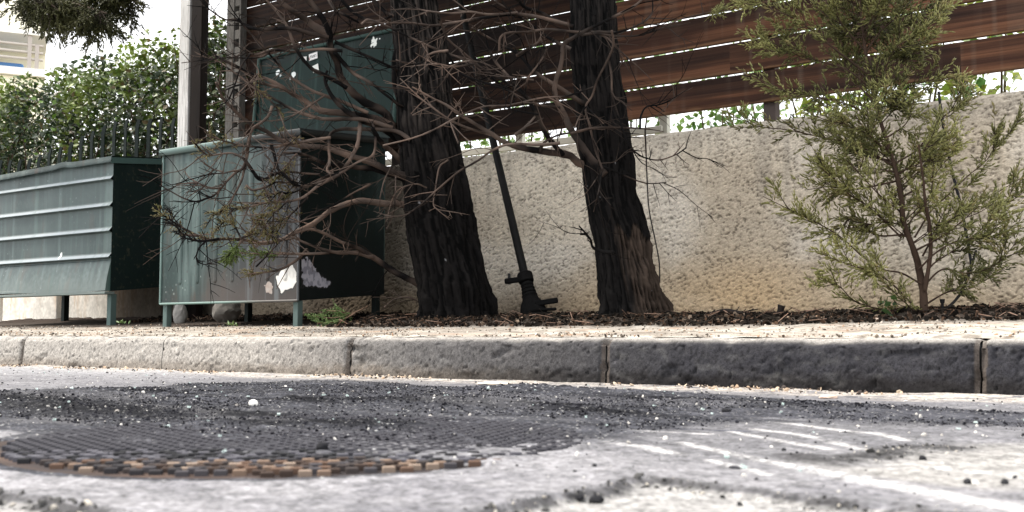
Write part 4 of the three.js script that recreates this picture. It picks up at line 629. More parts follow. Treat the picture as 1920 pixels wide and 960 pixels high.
const T1 = [
  [[[790, 300], [760, 262], [735, 235], [723, 213], [677, 187], [640, 148], [630, 112], [620, 93], [618, 63], [600, 27], [580, 0], [562, -40]], 12, 7, 0, -0.25, 0.75, 4],
  [[[618, 66], [587, 47], [560, 27], [543, 17], [523, 0], [500, -25]], 9, 5, -0.2, -0.3, 0.8, 4],
  [[[790, 310], [745, 262], [720, 243], [677, 225], [645, 205], [622, 180], [609, 150], [613, 133]], 9, 4, -0.02, -0.2, 0.7, 3],
  [[[735, 240], [690, 226], [657, 223], [607, 223], [567, 213], [533, 197], [500, 177], [473, 163], [450, 143], [430, 130]], 5.5, 2, -0.1, -0.35, 0.12, 6],
  [[[740, 238], [700, 222], [653, 213], [600, 207], [573, 190], [550, 177], [510, 153], [467, 137], [440, 123], [400, 103]], 9, 4, 0.02, -0.2, 0.45, 5],
  [[[780, 335], [735, 322], [690, 302], [647, 290], [607, 277], [560, 273], [533, 267], [500, 247], [467, 230], [440, 207], [420, 187], [413, 173], [405, 155]], 8, 3.5, -0.02, -0.4, 0.12, 5],
  [[[770, 262], [745, 247], [673, 242], [640, 243], [621, 250], [617, 277], [618, 305], [613, 318], [620, 326]], 5, 3.5, -0.1, -0.35, 0.1, 4],
  [[[628, 98], [643, 117], [663, 137], [697, 157], [730, 183], [752, 200]], 5, 4, -0.2, -0.06, 0.2, 4],
  [[[628, 78], [660, 93], [693, 107], [730, 124], [750, 135]], 4, 3.2, -0.22, -0.06, 0.45, 5],
  [[[650, 165], [613, 143], [587, 130], [567, 110], [550, 80], [540, 53], [533, 40], [517, 20], [500, 0], [486, -20]], 5, 3, -0.15, -0.35, 0.5, 5],
  [[[615, 70], [580, 62], [543, 53], [493, 55], [463, 50], [443, 37], [423, 37], [400, 23], [383, 8]], 5, 1.8, -0.2, -0.45, 0.5, 6],
  [[[690, 212], [640, 190], [603, 177], [580, 167], [553, 150], [533, 133], [510, 107], [493, 87], [467, 60], [445, 35]], 4.5, 2, -0.05, -0.4, 0.2, 6],
  [[[640, 95], [600, 92], [550, 97], [510, 93], [482, 102], [457, 100]], 3.6, 2, -0.25, -0.4, 0.2, 6],
  [[[510, 93], [495, 105], [470, 109], [430, 108], [385, 112], [340, 118]], 2.5, 1.3, -0.32, -0.5, 0.6, 5],
  [[[608, 180], [590, 192], [577, 200], [553, 215], [533, 228]], 2.4, 1.6, -0.3, -0.35, 0.2, 3],
  [[[510, 200], [503, 218], [490, 230], [475, 240], [470, 252], [463, 283], [460, 318]], 3.6, 3, -0.35, -0.4, 0.12, 5],
  [[[520, 163], [480, 155], [445, 160], [420, 170]], 3.4, 2, -0.3, -0.38, 0.15, 5],
  [[[470, 100], [452, 125], [440, 160], [425, 190], [400, 200]], 2, 1.2, -0.4, -0.5, 0.6, 5],
  [[[775, 384], [720, 381], [676, 377], [648, 383], [617, 397], [589, 418], [557, 434], [526, 450], [490, 456], [458, 450], [419, 448], [395, 450], [371, 442], [340, 426], [316, 410], [300, 400]], 8, 2, 0.04, -0.5, 0.08, 5, { leaf: 16, t0: 0.55 }],
  [[[795, 537], [755, 517], [720, 497], [696, 480], [668, 464], [640, 454], [605, 436], [580, 430], [548, 440]], 8.5, 2.5, 0.02, -0.3, 0.4, 4],
  [[[700, 482], [668, 474], [637, 474], [601, 466], [569, 454], [545, 444]], 5.5, 2.5, -0.1, -0.3, 0.08, 5],
  [[[640, 472], [617, 474], [573, 476], [522, 476], [468, 476]], 3.5, 2.6, -0.15, -0.4, 0.08, 4, { leaf: 26, cols: FRESH, t0: 0.7 }],
  [[[576, 468], [553, 490], [526, 505], [494, 511], [464, 514]], 3.6, 2.4, -0.25, -0.4, 0.12, 4, { leaf: 22, t0: 0.6 }],
  [[[480, 500], [500, 480], [520, 458], [528, 450]], 2, 1.6, -0.4, -0.35, 0.2, 3],
  [[[800, 352], [746, 331], [718, 321], [699, 316], [671, 314], [645, 310], [622, 310], [602, 304], [583, 295], [564, 288], [530, 286]], 9, 3, 0.02, -0.35, 0.5, 4],
  [[[800, 350], [775, 325], [761, 312], [742, 291], [720, 272], [708, 258], [698, 240]], 9, 6, 0, -0.18, 0.2, 3],
  [[[800, 330], [775, 300], [761, 278], [748, 258], [730, 232]], 12, 9, 0.0, -0.05, 0.75, 2],
  [[[697, 228], [703, 250], [704, 274], [697, 293], [671, 304], [645, 321], [628, 327], [613, 322]], 3.6, 3, -0.2, -0.32, 0.3, 4],
  [[[675, 232], [674, 250], [669, 274], [656, 300], [641, 320], [632, 327], [613, 331], [587, 346], [560, 348], [540, 331]], 5, 3.5, -0.15, -0.4, 0.15, 4],
  [[[636, 328], [596, 349], [568, 370], [538, 378], [507, 379], [483, 384], [460, 390], [426, 392]], 3.6, 1.8, -0.3, -0.5, 0.1, 6, { leaf: 22, t0: 0.35 }],
  [[[625, 333], [590, 345], [560, 357], [545, 362], [522, 362], [497, 364]], 3, 1.8, -0.3, -0.45, 0.1, 6, { leaf: 24, t0: 0.5 }],
  [[[620, 258], [590, 262], [560, 267], [540, 270], [522, 275], [500, 277], [475, 275], [450, 273], [430, 267], [407, 260], [388, 252]], 3.6, 2, -0.3, -0.5, 0.15, 6, { leaf: 12, t0: 0.7 }],
  [[[468, 255], [465, 277], [462, 297], [455, 315], [443, 323], [423, 342], [413, 355], [400, 367], [387, 372], [367, 378], [345, 372], [322, 360], [300, 347]], 4, 1.6, -0.4, -0.55, 0.5, 7],
  [[[458, 312], [455, 332], [445, 355], [438, 367], [430, 383], [417, 395], [400, 404], [388, 422]], 3, 1.6, -0.42, -0.5, 0.6, 7, { leaf: 22, t0: 0.5 }],
  [[[415, 353], [393, 352], [372, 343], [355, 333], [346, 321]], 2.2, 1.3, -0.5, -0.55, 0.8, 6],
  [[[445, 320], [430, 322], [417, 325], [393, 326]], 2.2, 1.4, -0.45, -0.55, 0.8, 6], [[[417, 322], [400, 317], [382, 307]], 1.8, 1.2, -0.48, -0.55, 0.8, 6],
  [[[458, 298], [437, 288], [420, 288], [393, 291], [377, 282], [362, 265]], 2.6, 1.5, -0.4, -0.55, 0.8, 6, { leaf: 18, t0: 0.3 }],
  [[[458, 298], [472, 318], [485, 335], [492, 337], [508, 330], [525, 323], [542, 322], [570, 325], [600, 327]], 4.2, 3, -0.42, -0.3, 0.6, 4],
  [[[508, 270], [515, 293], [520, 315], [537, 332], [550, 345], [562, 348]], 4, 3.4, -0.4, -0.36, 0.9, 4], [[[497, 290], [513, 310], [517, 332]], 2, 1.4, -0.42, -0.42, 0.8, 4],
  [[[462, 348], [473, 356], [495, 352], [517, 342], [533, 342], [553, 347]], 2.8, 2.2, -0.45, -0.36, 0.4, 5, { leaf: 22, t0: 0.0 }],
  [[[578, 368], [559, 389], [542, 405], [518, 421]], 2.6, 1.6, -0.35, -0.42, 0.15, 4, { leaf: 30, t0: 0.4 }],
  [[[834, 299], [817, 310], [795, 325], [774, 332], [746, 327]], 2.2, 1.6, -0.12, -0.2, 0.2, 4], [[[840, 300], [825, 312], [817, 351], [815, 389], [845, 397]], 2.2, 1.6, -0.2, -0.25, 0.15, 4],
  [[[695, 345], [662, 362], [624, 385], [587, 400], [564, 415], [543, 417]], 2.2, 1.5, -0.25, -0.45, 0.3, 4], [[[735, 310], [720, 340], [713, 370], [712, 395]], 1.8, 1.2, -0.2, -0.24, 0.2, 2],
  [[[742, 330], [741, 370], [738, 400], [725, 430]], 1.6, 1.2, -0.22, -0.25, 0.12, 2], [[[800, 352], [780, 345], [745, 358], [730, 392], [724, 425]], 1.8, 1.2, -0.15, -0.25, 0.1, 3],
  [[[795, 572], [769, 558], [742, 560], [720, 576]], 2.6, 1.6, 0.0, -0.1, 0.1, 3, { flat: 1 }], [[[345, 428], [330, 415], [316, 392], [322, 400]], 1.4, 1, -0.5, -0.52, 0.9, 30, { len: 0.05 }],
  [[[372, 442], [345, 440], [330, 425], [312, 412]], 3, 1.2, -0.5, -0.55, 0.75, 30, { len: 0.05 }], [[[410, 448], [380, 452], [350, 447], [325, 432]], 3, 1.2, -0.5, -0.55, 0.75, 26, { len: 0.05 }],
  [[[385, 452], [372, 468], [368, 486], [385, 496], [404, 488]], 1.8, 1, -0.5, -0.52, 0.8, 26, { len: 0.04 }], [[[455, 448], [440, 470], [428, 484]], 2.6, 1.2, -0.45, -0.5, 0.2, 10, { leaf: 300, cols: FRESH, t0: 0.2 }],
  [[[452, 448], [440, 425], [425, 415], [405, 430]], 2.2, 1.2, -0.45, -0.5, 0.5, 20, { leaf: 50, t0: 0.2, len: 0.05 }], [[[455, 445], [470, 440], [490, 420], [502, 440]], 2, 1.2, -0.45, -0.42, 0.4, 14, { leaf: 70, t0: 0 }],
  [[[500, 180], [520, 205], [540, 250], [556, 262]], 2, 1.4, -0.3, -0.35, 0.4, 8, { leaf: 14, t0: 0.2 }], [[[470, 110], [485, 135], [478, 160], [500, 185]], 2, 1.4, -0.4, -0.35, 0.3, 10, { leaf: 18, t0: 0.2 }],
  [[[560, 285], [545, 300], [535, 320], [515, 338]], 2, 1.4, -0.35, -0.4, 0.3, 10, { leaf: 30, t0: 0.1 }], [[[540, 375], [520, 395], [500, 400], [470, 420]], 2, 1.2, -0.4, -0.5, 0.3, 10, { leaf: 46, t0: 0.1 }],
  [[[530, 362], [515, 390], [512, 420], [508, 440]], 2, 1.2, -0.4, -0.45, 0.3, 10, { leaf: 42, t0: 0.1 }], [[[430, 130], [415, 118], [398, 110], [384, 108]], 2, 1, -0.35, -0.4, 0.3, 8],
  [[[690, -10], [720, 20], [740, 30]], 5, 5, 0.0, -0.02, 0.85, 3], [[[640, 0], [665, 25], [700, 40], [735, 30]], 4, 4, -0.2, -0.05, 0.8, 4], [[[617, 0], [630, 20], [650, 30], [672, 42]], 4, 3, -0.2, -0.2, 0.7, 4],
];
const T2 = [
  [[[1135, 328], [1117, 308], [1097, 283], [1073, 247], [1057, 213], [1043, 187], [1040, 160], [1053, 117], [1058, 83], [1073, 72], [1103, 55], [1140, 37], [1187, 13], [1203, 0], [1225, -20]], 9, 3, -0.16, -0.3, 0.45, 3],
  [[[1110, 315], [1085, 305], [1070, 293], [1013, 283], [970, 275], [947, 267], [920, 250], [887, 230], [860, 213], [837, 197], [817, 187], [773, 163]], 10, 2, -0.05, -0.3, 0.12, 3],
  [[[920, 252], [893, 245], [853, 230], [813, 203], [787, 183], [750, 147]], 3.4, 1.6, -0.2, -0.35, 0.2, 4],
  [[[1056, 290], [1027, 257], [1007, 217], [983, 177], [953, 143], [930, 117], [917, 93], [912, 77]], 6, 3, -0.1, -0.25, 0.7, 4],
  [[[1095, 195], [1053, 167], [1020, 147], [997, 130], [973, 103], [937, 83], [903, 63], [885, 52]], 5.5, 3, -0.05, -0.2, 0.5, 4],
  [[[1075, 50], [1040, 37], [1013, 23], [983, 13], [968, -8]], 5, 4, -0.05, -0.2, 0.3, 4],
  [[[1070, 92], [1027, 70], [1000, 50], [973, 30], [940, 10], [912, -8]], 4, 2.6, -0.08, -0.25, 0.5, 5],
  [[[1160, 62], [1130, 60], [1080, 60], [1027, 55], [987, 60], [947, 63], [938, 72], [936, 95]], 3.6, 3.2, -0.25, -0.3, 0.2, 4],
  [[[970, 24], [920, 27], [880, 22], [847, 25], [797, 20], [775, 14]], 3, 2, -0.3, -0.45, 0.15, 4], [[[810, 22], [795, 25], [768, 34]], 2.2, 1.4, -0.4, -0.42, 0.1, 4],
  [[[1065, 46], [1000, 30], [960, 27], [907, 33], [853, 42], [810, 48], [770, 43], [720, 43], [678, 42]], 4.6, 2, -0.1, -0.5, 0.08, 4],
  [[[678, 45], [690, 37], [720, 47], [753, 63], [790, 80], [820, 93], [847, 103], [880, 113], [907, 130], [950, 155], [1000, 190]], 2, 4, -0.5, -0.2, 0.35, 4],
  [[[822, 35], [827, 43], [840, 73], [867, 97], [893, 120], [927, 150], [973, 180], [1010, 197], [1050, 201]], 2.4, 4, -0.4, -0.12, 0.75, 4],
  [[[836, 95], [853, 123], [863, 137], [903, 153], [953, 170], [990, 190]], 3, 2, -0.35, -0.25, 0.75, 5],
  [[[1013, 70], [1017, 80], [1023, 97], [1007, 123], [990, 147], [985, 168]], 2, 3, -0.22, -0.28, 0.7, 4], [[[970, 104], [997, 87], [1015, 74]], 4, 2.6, -0.24, -0.26, 0.25, 3],
  [[[966, 253], [985, 238], [1003, 219]], 4, 3, -0.25, -0.28, 0.1, 3],
  [[[718, 273], [780, 257], [820, 240], [857, 220], [907, 200], [953, 197], [1020, 183], [1063, 180], [1113, 163]], 1.6, 2.8, -0.55, -0.25, 0.2, 4],
  [[[1147, 57], [1150, 83], [1137, 117], [1120, 150], [1110, 180], [1098, 200], [1107, 240], [1117, 283], [1130, 318]], 2.4, 3.4, -0.28, -0.18, 0.25, 3], [[[1098, 200], [1086, 220], [1078, 240]], 2.4, 1.8, -0.25, -0.27, 0.2, 3], [[[1100, 200], [1115, 215], [1132, 232]], 1.8, 1.2, -0.25, -0.27, 0.4, 3],
  [[[1140, 100], [1146, 140], [1148, 177], [1163, 227], [1180, 273], [1203, 293], [1233, 300], [1267, 290], [1287, 277]], 2.6, 1.8, -0.22, -0.15, 0.75, 5], [[[1120, 310], [1136, 314], [1170, 329], [1215, 344], [1249, 342]], 2.4, 1.6, -0.2, -0.1, 0.6, 4],
  [[[1070, 250], [1113, 240], [1180, 240], [1219, 242]], 3.4, 2.2, -0.26, -0.2, 0.85, 3], [[[1200, 241], [1202, 217], [1213, 200], [1233, 197], [1260, 187], [1280, 172]], 2.6, 1.6, -0.2, -0.2, 0.75, 6], [[[1209, 241], [1211, 290], [1212, 325]], 1.4, 0.8, -0.2, -0.2, 0.85, 2],
  [[[1100, 57], [1120, 62], [1140, 73], [1157, 90], [1187, 117], [1203, 131]], 3.4, 1.8, -0.26, -0.15, 0.5, 4], [[[1090, 66], [1113, 63], [1150, 67], [1193, 67], [1240, 53], [1273, 37], [1320, 25], [1352, 18]], 3.2, 1.4, -0.28, -0.1, 0.5, 4, { leaf: 26, cols: CON, t0: 0.9 }],
  [[[1148, 63], [1183, 53], [1220, 30], [1224, -4]], 2.6, 1.8, -0.25, -0.2, 0.5, 3], [[[1013, 283], [1020, 268], [1045, 254], [1075, 248]], 3, 3, -0.1, -0.2, 0.7, 3],
  [[[1050, 268], [1013, 271], [953, 271], [927, 280], [893, 303], [860, 322], [825, 351], [787, 385], [757, 404], [722, 405]], 3.4, 1.6, -0.3, -0.4, 0.25, 2], [[[1150, 474], [1128, 471], [1113, 465], [1106, 447], [1086, 424]], 5, 2, -0.26, -0.3, 0.6, 5, { len: 0.05 }], [[[1106, 447], [1098, 440], [1088, 440]], 3, 2, -0.3, -0.3, 0.9, 5, { len: 0.03 }],
  [[[1128, 322], [1125, 345], [1120, 368], [1113, 397]], 2, 1.2, -0.3, -0.28, 0.3, 3], [[[1120, 332], [1108, 350], [1094, 368]], 1.6, 1, -0.28, -0.28, 0.4, 3], [[[1000, 150], [960, 145], [900, 135], [872, 137]], 2, 1.2, -0.25, -0.3, 0.6, 6], [[[1010, 215], [960, 205], [915, 185], [880, 180]], 2.2, 1.2, -0.2, -0.3, 0.3, 6], [[[880, 114], [860, 118], [838, 128]], 1.8, 1.2, -0.4, -0.42, 0.2, 6], [[[840, 95], [815, 98], [800, 105], [790, 118], [760, 118], [742, 112]], 2.6, 1.6, -0.4, -0.45, 0.12, 5], [[[888, 120], [850, 125], [820, 120], [790, 122]], 2.4, 1.4, -0.35, -0.42, 0.12, 5],
];
seed(101);
deadTree({ label: 'thick charred leaning tree with many bare reddish branches in front of the open green bin', Z: 4.82, ph: 1.3, drift: -0.02, cw: 2.1, shade_crown: 15000, grey: 0.9, rings: [[-100, 768, 44], [0, 776, 45], [100, 787, 50], [200, 797, 53], [280, 806, 56], [350, 818, 60], [420, 827, 62], [500, 842, 62], [570, 853, 64], [605, 855, 67]], branches: T1 });
seed(202);
{
  const yT = at(1190, 440, 4.35).y;
  deadTree({ label: 'charred tree with torn brown bark at its foot, right of the burnt pole', Z: 4.3, ph: 0.2, drift: -0.01, sooty: 0.06, cw: 1.2, shade_crown: 3000, grey: 0.25, rings: [[-100, 1100, 39], [0, 1109, 40], [100, 1115, 42], [200, 1126, 45], [300, 1138, 46], [370, 1146, 45], [440, 1164, 49], [520, 1177, 53], [570, 1187, 60], [605, 1192, 68]],
    torn: (c, ca, sa, h) => sstep(yT + 0.01, yT - 0.015, h + 0.03 * Math.sin(ca * 9)) * sstep(-0.25, 0.3, ca - 0.05 + 0.9 * (fbm(ca * 6, h * 5, sa * 6, 3) - 0.5) + (h - 0.3) * 0.6), branches: T2 });
}
// ---------------------------------------------------------------- young conifer on the right
{
  seed(303);
  const Z = 3.72, tr = [[1732, 612], [1732, 560], [1722, 500], [1714, 470], [1695, 420], [1688, 360], [1678, 315], [1660, 255], [1645, 210], [1632, 150], [1622, 90], [1616, 40], [1608, -20], [1596, -120], [1585, -240], [1578, -330]];
  const tp = tr.map(([x, y], i) => at(x, y, Z + 0.02 * Math.sin(i))); const base = tp[0]; const t = thing('young_conifer', 'young green conifer with feathery sprays in front of the wall on the right', 'tree', base);
  const brown = (x, y, z) => mix3([0.032, 0.022, 0.017], [0.085, 0.057, 0.042], fbm(x * 30, y * 20, z * 30, 3));
  wpart('trunk', tube(tp, [0.0145, 0.010, 0.0075, 0.006, 0.004, 0.002], 14, brown, 0.35, 140), BARK, t);
  // a twin stem that forks near the ground
  const tw = [[1734, 545], [1745, 470], [1742, 420], [1735, 380], [1730, 330], [1722, 270]].map(([x, y], i) => at(x, y, Z - 0.03 * i)); wpart('stem', tube(tw, [0.008, 0.003], 9, brown, 0.35, 60), BARK, t);
  const C = [[[[1676, 312], [1600, 270], [1540, 257], [1473, 243], [1423, 237], [1375, 217]], .55], [[[1645, 232], [1600, 200], [1520, 180], [1467, 170], [1403, 139]], .8], [[[1632, 162], [1580, 127], [1513, 110], [1480, 97], [1440, 78], [1408, 88]], 1.2], [[[1628, 140], [1563, 90], [1513, 50], [1480, 30], [1430, 13], [1395, 6]], 1.2], [[[1622, 95], [1575, 40], [1553, -10], [1540, -50]], 1.3], [[[1634, 155], [1660, 80], [1710, 35], [1765, 8]], 1.3], [[[1640, 180], [1680, 90], [1735, 62]], 1.3], [[[1645, 195], [1680, 125], [1702, 100]], 1.2], [[[1652, 225], [1697, 167], [1745, 150], [1778, 133]], 0.8], [[[1672, 310], [1720, 280], [1760, 228], [1800, 195], [1828, 170]], 0.9], [[[1680, 330], [1720, 300], [1752, 248]], 0.9], [[[1715, 445], [1750, 390], [1776, 367], [1812, 332], [1850, 300], [1872, 262]], 1.5], [[[1730, 480], [1748, 449], [1776, 417], [1822, 392], [1860, 367], [1918, 332]], 0.8], [[[1731, 530], [1745, 500], [1795, 465], [1845, 425], [1880, 390], [1920, 360]], 1.1], [[[1733, 535], [1768, 505], [1811, 512], [1864, 498], [1908, 452]], 1.2], [[[1734, 572], [1776, 548], [1820, 540], [1884, 503]], 0.8],
    [[[1726, 532], [1690, 512], [1655, 505], [1616, 480], [1581, 448], [1549, 427], [1507, 406], [1471, 388], [1430, 368]], 0.75], [[[1724, 585], [1670, 530], [1634, 509], [1588, 495], [1540, 476]], 0.9], [[[1724, 588], [1680, 583], [1634, 576], [1599, 562], [1574, 537], [1540, 522]], 0.6], [[[1690, 445], [1625, 385], [1592, 364], [1563, 335], [1533, 310]], 1.1], [[[1690, 398], [1655, 371], [1620, 335], [1585, 298]], 0.8], [[[1685, 365], [1709, 339], [1746, 298]], 0.6], [[[1690, 422], [1662, 417], [1590, 428]], 0.7], [[[1724, 594], [1700, 570], [1662, 534]], 0.5], [[[1680, 340], [1600, 355], [1556, 350], [1514, 356]], 0.9], [[[1697, 440], [1640, 440], [1600, 405], [1570, 440]], 0.9], [[[1722, 505], [1760, 470], [1800, 450], [1832, 448], [1880, 445]], 1.2], [[[1640, 190], [1600, 150], [1580, 100], [1585, 60]], 1.3], [[[1618, 60], [1650, 20], [1660, -30]], 1.4], [[[1615, 30], [1590, -10], [1570, -60]], 1.4], [[[1622, 100], [1650, 60], [1690, 20], [1700, -20]], 1.3], [[[1660, 260], [1700, 230], [1720, 180]], 0.9], [[[1668, 285], [1640, 250], [1600, 240], [1570, 225]], 1.0], [[[1690, 370], [1740, 340], [1775, 300], [1790, 290]], 0.7]];
  const add = (P, m, r0, leafScale) => {
    const TB = new Builder(); const SM = tubeInto(TB, P, [r0, r0 * 0.6, 0.0012], 7, brown, 0.3, 40); const o = base; const g = TB.geo(); g.translate(-o.x, -o.y, -o.z); const br = part('branch', g, BARK, t);
    const lb = new Builder(); sprigs(lb, SM, 62 * Math.min(m, 1), CON, 0.2, 0.09 * leafScale, 0, 1.3);
    // side shoots
    for (let k = 0; k < 4; k++) { const i = Math.floor(rr(0.3, 0.92) * (SM.length - 1)), T = SM[i + 1 < SM.length ? i + 1 : i].clone().sub(SM[i - 1 >= 0 ? i - 1 : i]).normalize(); const dir = T.addScaledVector(rdir(), 0.75).normalize(); dir.y += 0.2; const l = rr(0.06, 0.14) * (0.5 + 0.5 * m), e = SM[i].clone().addScaledVector(dir, l); const mid = SM[i].clone().lerp(e, 0.5); mid.y -= 0.006; const S2 = tubeInto(lb, [SM[i], mid, e], [0.0018, 0.0008], 4, brown, 0, 6); sprigs(lb, S2, 78 * Math.min(m, 1), CON, 0.05, 0.065 * leafScale, 0, 1.3); }
    const lg = lb.geo(); lg.translate(-o.x, -o.y, -o.z); part('foliage', lg, SCALE, br).userData.kind = 'stuff';
  };
  C.forEach(([pts, m], i) => { const n = pts.length - 1, dz = (h3(i, 3, 9) - 0.55) * 0.42; add(pts.map(([x, y], k) => at(x, y, Z + dz * k / n)), m, 0.0036, 1); });
  // branches that come towards or go away from the viewer, and those above the frame
  for (let i = 0; i < 12; i++) { const s = rr(0.16, 0.98), f = s * (tp.length - 1), k = Math.min(tp.length - 2, Math.floor(f)), p = tp[k].clone().lerp(tp[k + 1], f - k); const a = rr(0, 6.28), sgn = i % 2 ? 1 : -1; const dir = RIGHT.clone().multiplyScalar(Math.cos(a) * 0.55).addScaledVector(FWD, sgn * rr(0.5, 0.9)); dir.y = rr(0.25, 0.6); dir.normalize(); const l = lerp(0.34, 0.16, s) * rr(0.7, 1.15); const q = p.clone().addScaledVector(dir, l * 0.5); q.y -= 0.015; add([p, q, p.clone().addScaledVector(dir, l)], p.y > 0.7 ? 1.1 : 0.55, 0.004, 0.9); }
  for (let i = 0; i < 34; i++) { const s = rr(0.2, 0.82), f = s * (tp.length - 1), k = Math.min(tp.length - 2, Math.floor(f)), p = tp[k].clone().lerp(tp[k + 1], f - k); const a = rr(0, 6.28); const dir = RIGHT.clone().multiplyScalar(Math.cos(a)).addScaledVector(FWD, Math.sin(a)); dir.y = rr(0.2, 0.9); dir.normalize(); const l = rr(0.08, 0.2); const q = p.clone().addScaledVector(dir, l * 0.5); add([p, q, p.clone().addScaledVector(dir, l)], rr(0.35, 0.75), 0.0025, 0.75); }
}
// ---------------------------------------------------------------- conifer hanging into the top left corner
{
  seed(404);
  const Z = 6.4, root = at(-420, 640, Z); const t = thing('conifer_tree', 'dark green conifer whose drooping bough hangs in at the top left corner', 'tree', new THREE.Vector3(root.x, 0.2, root.z));
  const col = () => [0.09, 0.07, 0.055]; const B = new Builder(); const T = [0, 0.8, 1.7, 2.6, 3.6].map((y, i) => new THREE.Vector3(root.x + 0.05 * i, 0.15 + y, root.z)); tubeInto(B, T, [0.13, 0.08, 0.03], 14, col, 0.3, 60); wpart('trunk', B.geo(), BARK, t);
  const cols = (q) => { const b = fbm(q.x * 6, q.y * 6, q.z * 6, 2); return mix3([0.030, 0.036, 0.014], [0.15, 0.15, 0.055], clamp(b * 1.5 - 0.3 + (rnd() - 0.5) * 0.5)); };
  const bough = (pts, z0, z1, m) => { const TB = new Builder(); const P = pts.map(([x, y], i) => at(x, y, Z + lerp(z0, z1, i / (pts.length - 1)))); const SM = tubeInto(TB, [T[3].clone(), ...P], [0.03, 0.014, 0.004], 8, col, 0.3, 50); const br = wpart('branch', TB.geo(), BARK, t);
    const lb = new Builder(); for (let k = 0; k < 44 * m; k++) { const i = Math.floor(rr(0.58, 1) * (SM.length - 2)); const dir = rdir(); dir.y = -Math.abs(dir.y) * 0.9 - 0.35; dir.normalize(); const l = rr(0.08, 0.26); const e = SM[i].clone().addScaledVector(dir, l); const S2 = tubeInto(lb, [SM[i], SM[i].clone().lerp(e, 0.5).add(rdir().multiplyScalar(0.015)), e], [0.003, 0.001], 4, col, 0, 6); sprigs(lb, S2, 50, cols, 0.1, 0.09, 0.25, 1.7); }
    const o = t.position; const g = lb.geo(); g.translate(-o.x, -o.y, -o.z); part('foliage', g, SCALE, br).userData.kind = 'stuff'; };
  bough([[-150, -60], [20, -30], [90, -5], [150, 10], [200, 25]], 0, -0.2, 1.5); bough([[-150, -120], [30, -60], [120, -35], [210, -25], [262, 0]], 0.1, 0.2, 1.6); bough([[-150, -90], [10, -50], [70, -15], [110, 20]], -0.1, -0.3, 1.1); bough([[-100, -160], [80, -90], [180, -60], [240, -30]], 0.2, 0.1, 1.2); bough([[-300, -200], [-200, -120], [-120, -60]], 0.2, 0.4, 0.8);
}
// ---------------------------------------------------------------- burnt pole leaning on the fence
{
  const b = onD(1001, 588, 3.98), tp = onD(862, 0, 4.372), dir = tp.clone().sub(b).normalize();
  const t = thing('burnt_pole', 'black burnt steel pole with clamp and ringed foot leaning between the two dead trees', 'pole', b);
  const char = (x, y, z) => mix3([0.003, 0.003, 0.003], [0.012, 0.0117, 0.0115], fbm(x * 60, y * 25, z * 60, 3)); const cm = vc({ roughness: 0.6, specularIntensity: 0.2 }), cm2 = vc({ roughness: 0.9, specularIntensity: 0.08 });
  const along = (s) => b.clone().addScaledVector(dir, s), len = 2.0; const q0 = new THREE.Quaternion().setFromUnitVectors(new THREE.Vector3(0, 1, 0), dir);
  const put = (g, s) => { g.applyQuaternion(q0); const p = along(s); g.translate(p.x, p.y, p.z); const n = g.attributes.position.count, c = new Float32Array(n * 3), A = g.attributes.position; for (let i = 0; i < n; i++) c.set(char(A.getX(i), A.getY(i), A.getZ(i)), i * 3); g.setAttribute('color', new THREE.BufferAttribute(c, 3)); return g; };
  wpart('shaft', tube([along(0.16), along(len)], [0.0195, 0.0145], 18, char, 0.06, 60), cm, t);
  const lathe = (pts) => new THREE.LatheGeometry(pts.map(([r, y]) => new THREE.Vector2(r, y)), 28);
  wpart('collar', put(lathe([[0.02, 0.205], [0.034, 0.205], [0.036, 0.200], [0.036, 0.166], [0.033, 0.16], [0.02, 0.16]]), 0), cm2, t);
  // the clamp's tongue points left
  const cl = new RoundedBoxGeometry(0.085, 0.026, 0.034, 2, 0.008); cl.translate(-0.055, 0, 0); cl.rotateZ(0.12); cl.rotateY(YAW); const cp = along(0.178); cl.applyMatrix4(new THREE.Matrix4().makeTranslation(cp.x, cp.y, cp.z)); { const n = cl.attributes.position.count; cl.setAttribute('color', new THREE.BufferAttribute(new Float32Array(n * 3).fill(0.007), 3)); } wpart('clamp', cl, cm2, t);
  const bolt = new THREE.CylinderGeometry(0.007, 0.007, 0.05, 10); bolt.translate(-0.075, 0.0, 0); bolt.rotateY(YAW); bolt.translate(cp.x, cp.y, cp.z); bolt.setAttribute('color', new THREE.BufferAttribute(new Float32Array(bolt.attributes.position.count * 3).fill(0.03), 3)); wpart('bolt', bolt, cm, t);
  for (const [s, r] of [[0.145, 0.030], [0.127, 0.031], [0.109, 0.033], [0.09, 0.036]]) wpart('ring', put(lathe([[0.016, -0.009], [r - 0.004, -0.009], [r, -0.003], [r, 0.003], [r - 0.004, 0.009], [0.016, 0.009]]), s), cm2, t);
  wpart('foot', put(lathe([[0.0, -0.02], [0.058, -0.02], [0.062, 0.0], [0.056, 0.03], [0.050, 0.05], [0.040, 0.066], [0.034, 0.085], [0, 0.085]]), 0), cm2, t);
  const pl = (x, y, w, h, d, rz) => { const g = new RoundedBoxGeometry(w, h, d, 2, 0.005); g.rotateZ(rz); g.translate(x, y, 0.01); g.rotateY(YAW); g.translate(b.x, b.y, b.z); g.setAttribute('color', new THREE.BufferAttribute(new Float32Array(g.attributes.position.count * 3).fill(0.008), 3)); wpart('flange', g, cm2, t); };
  pl(0.055, 0.052, 0.105, 0.024, 0.07, 0.16); pl(0.012, -0.004, 0.13, 0.02, 0.11, 0.03); pl(0.055, 0.018, 0.09, 0.012, 0.09, 0.05);
}
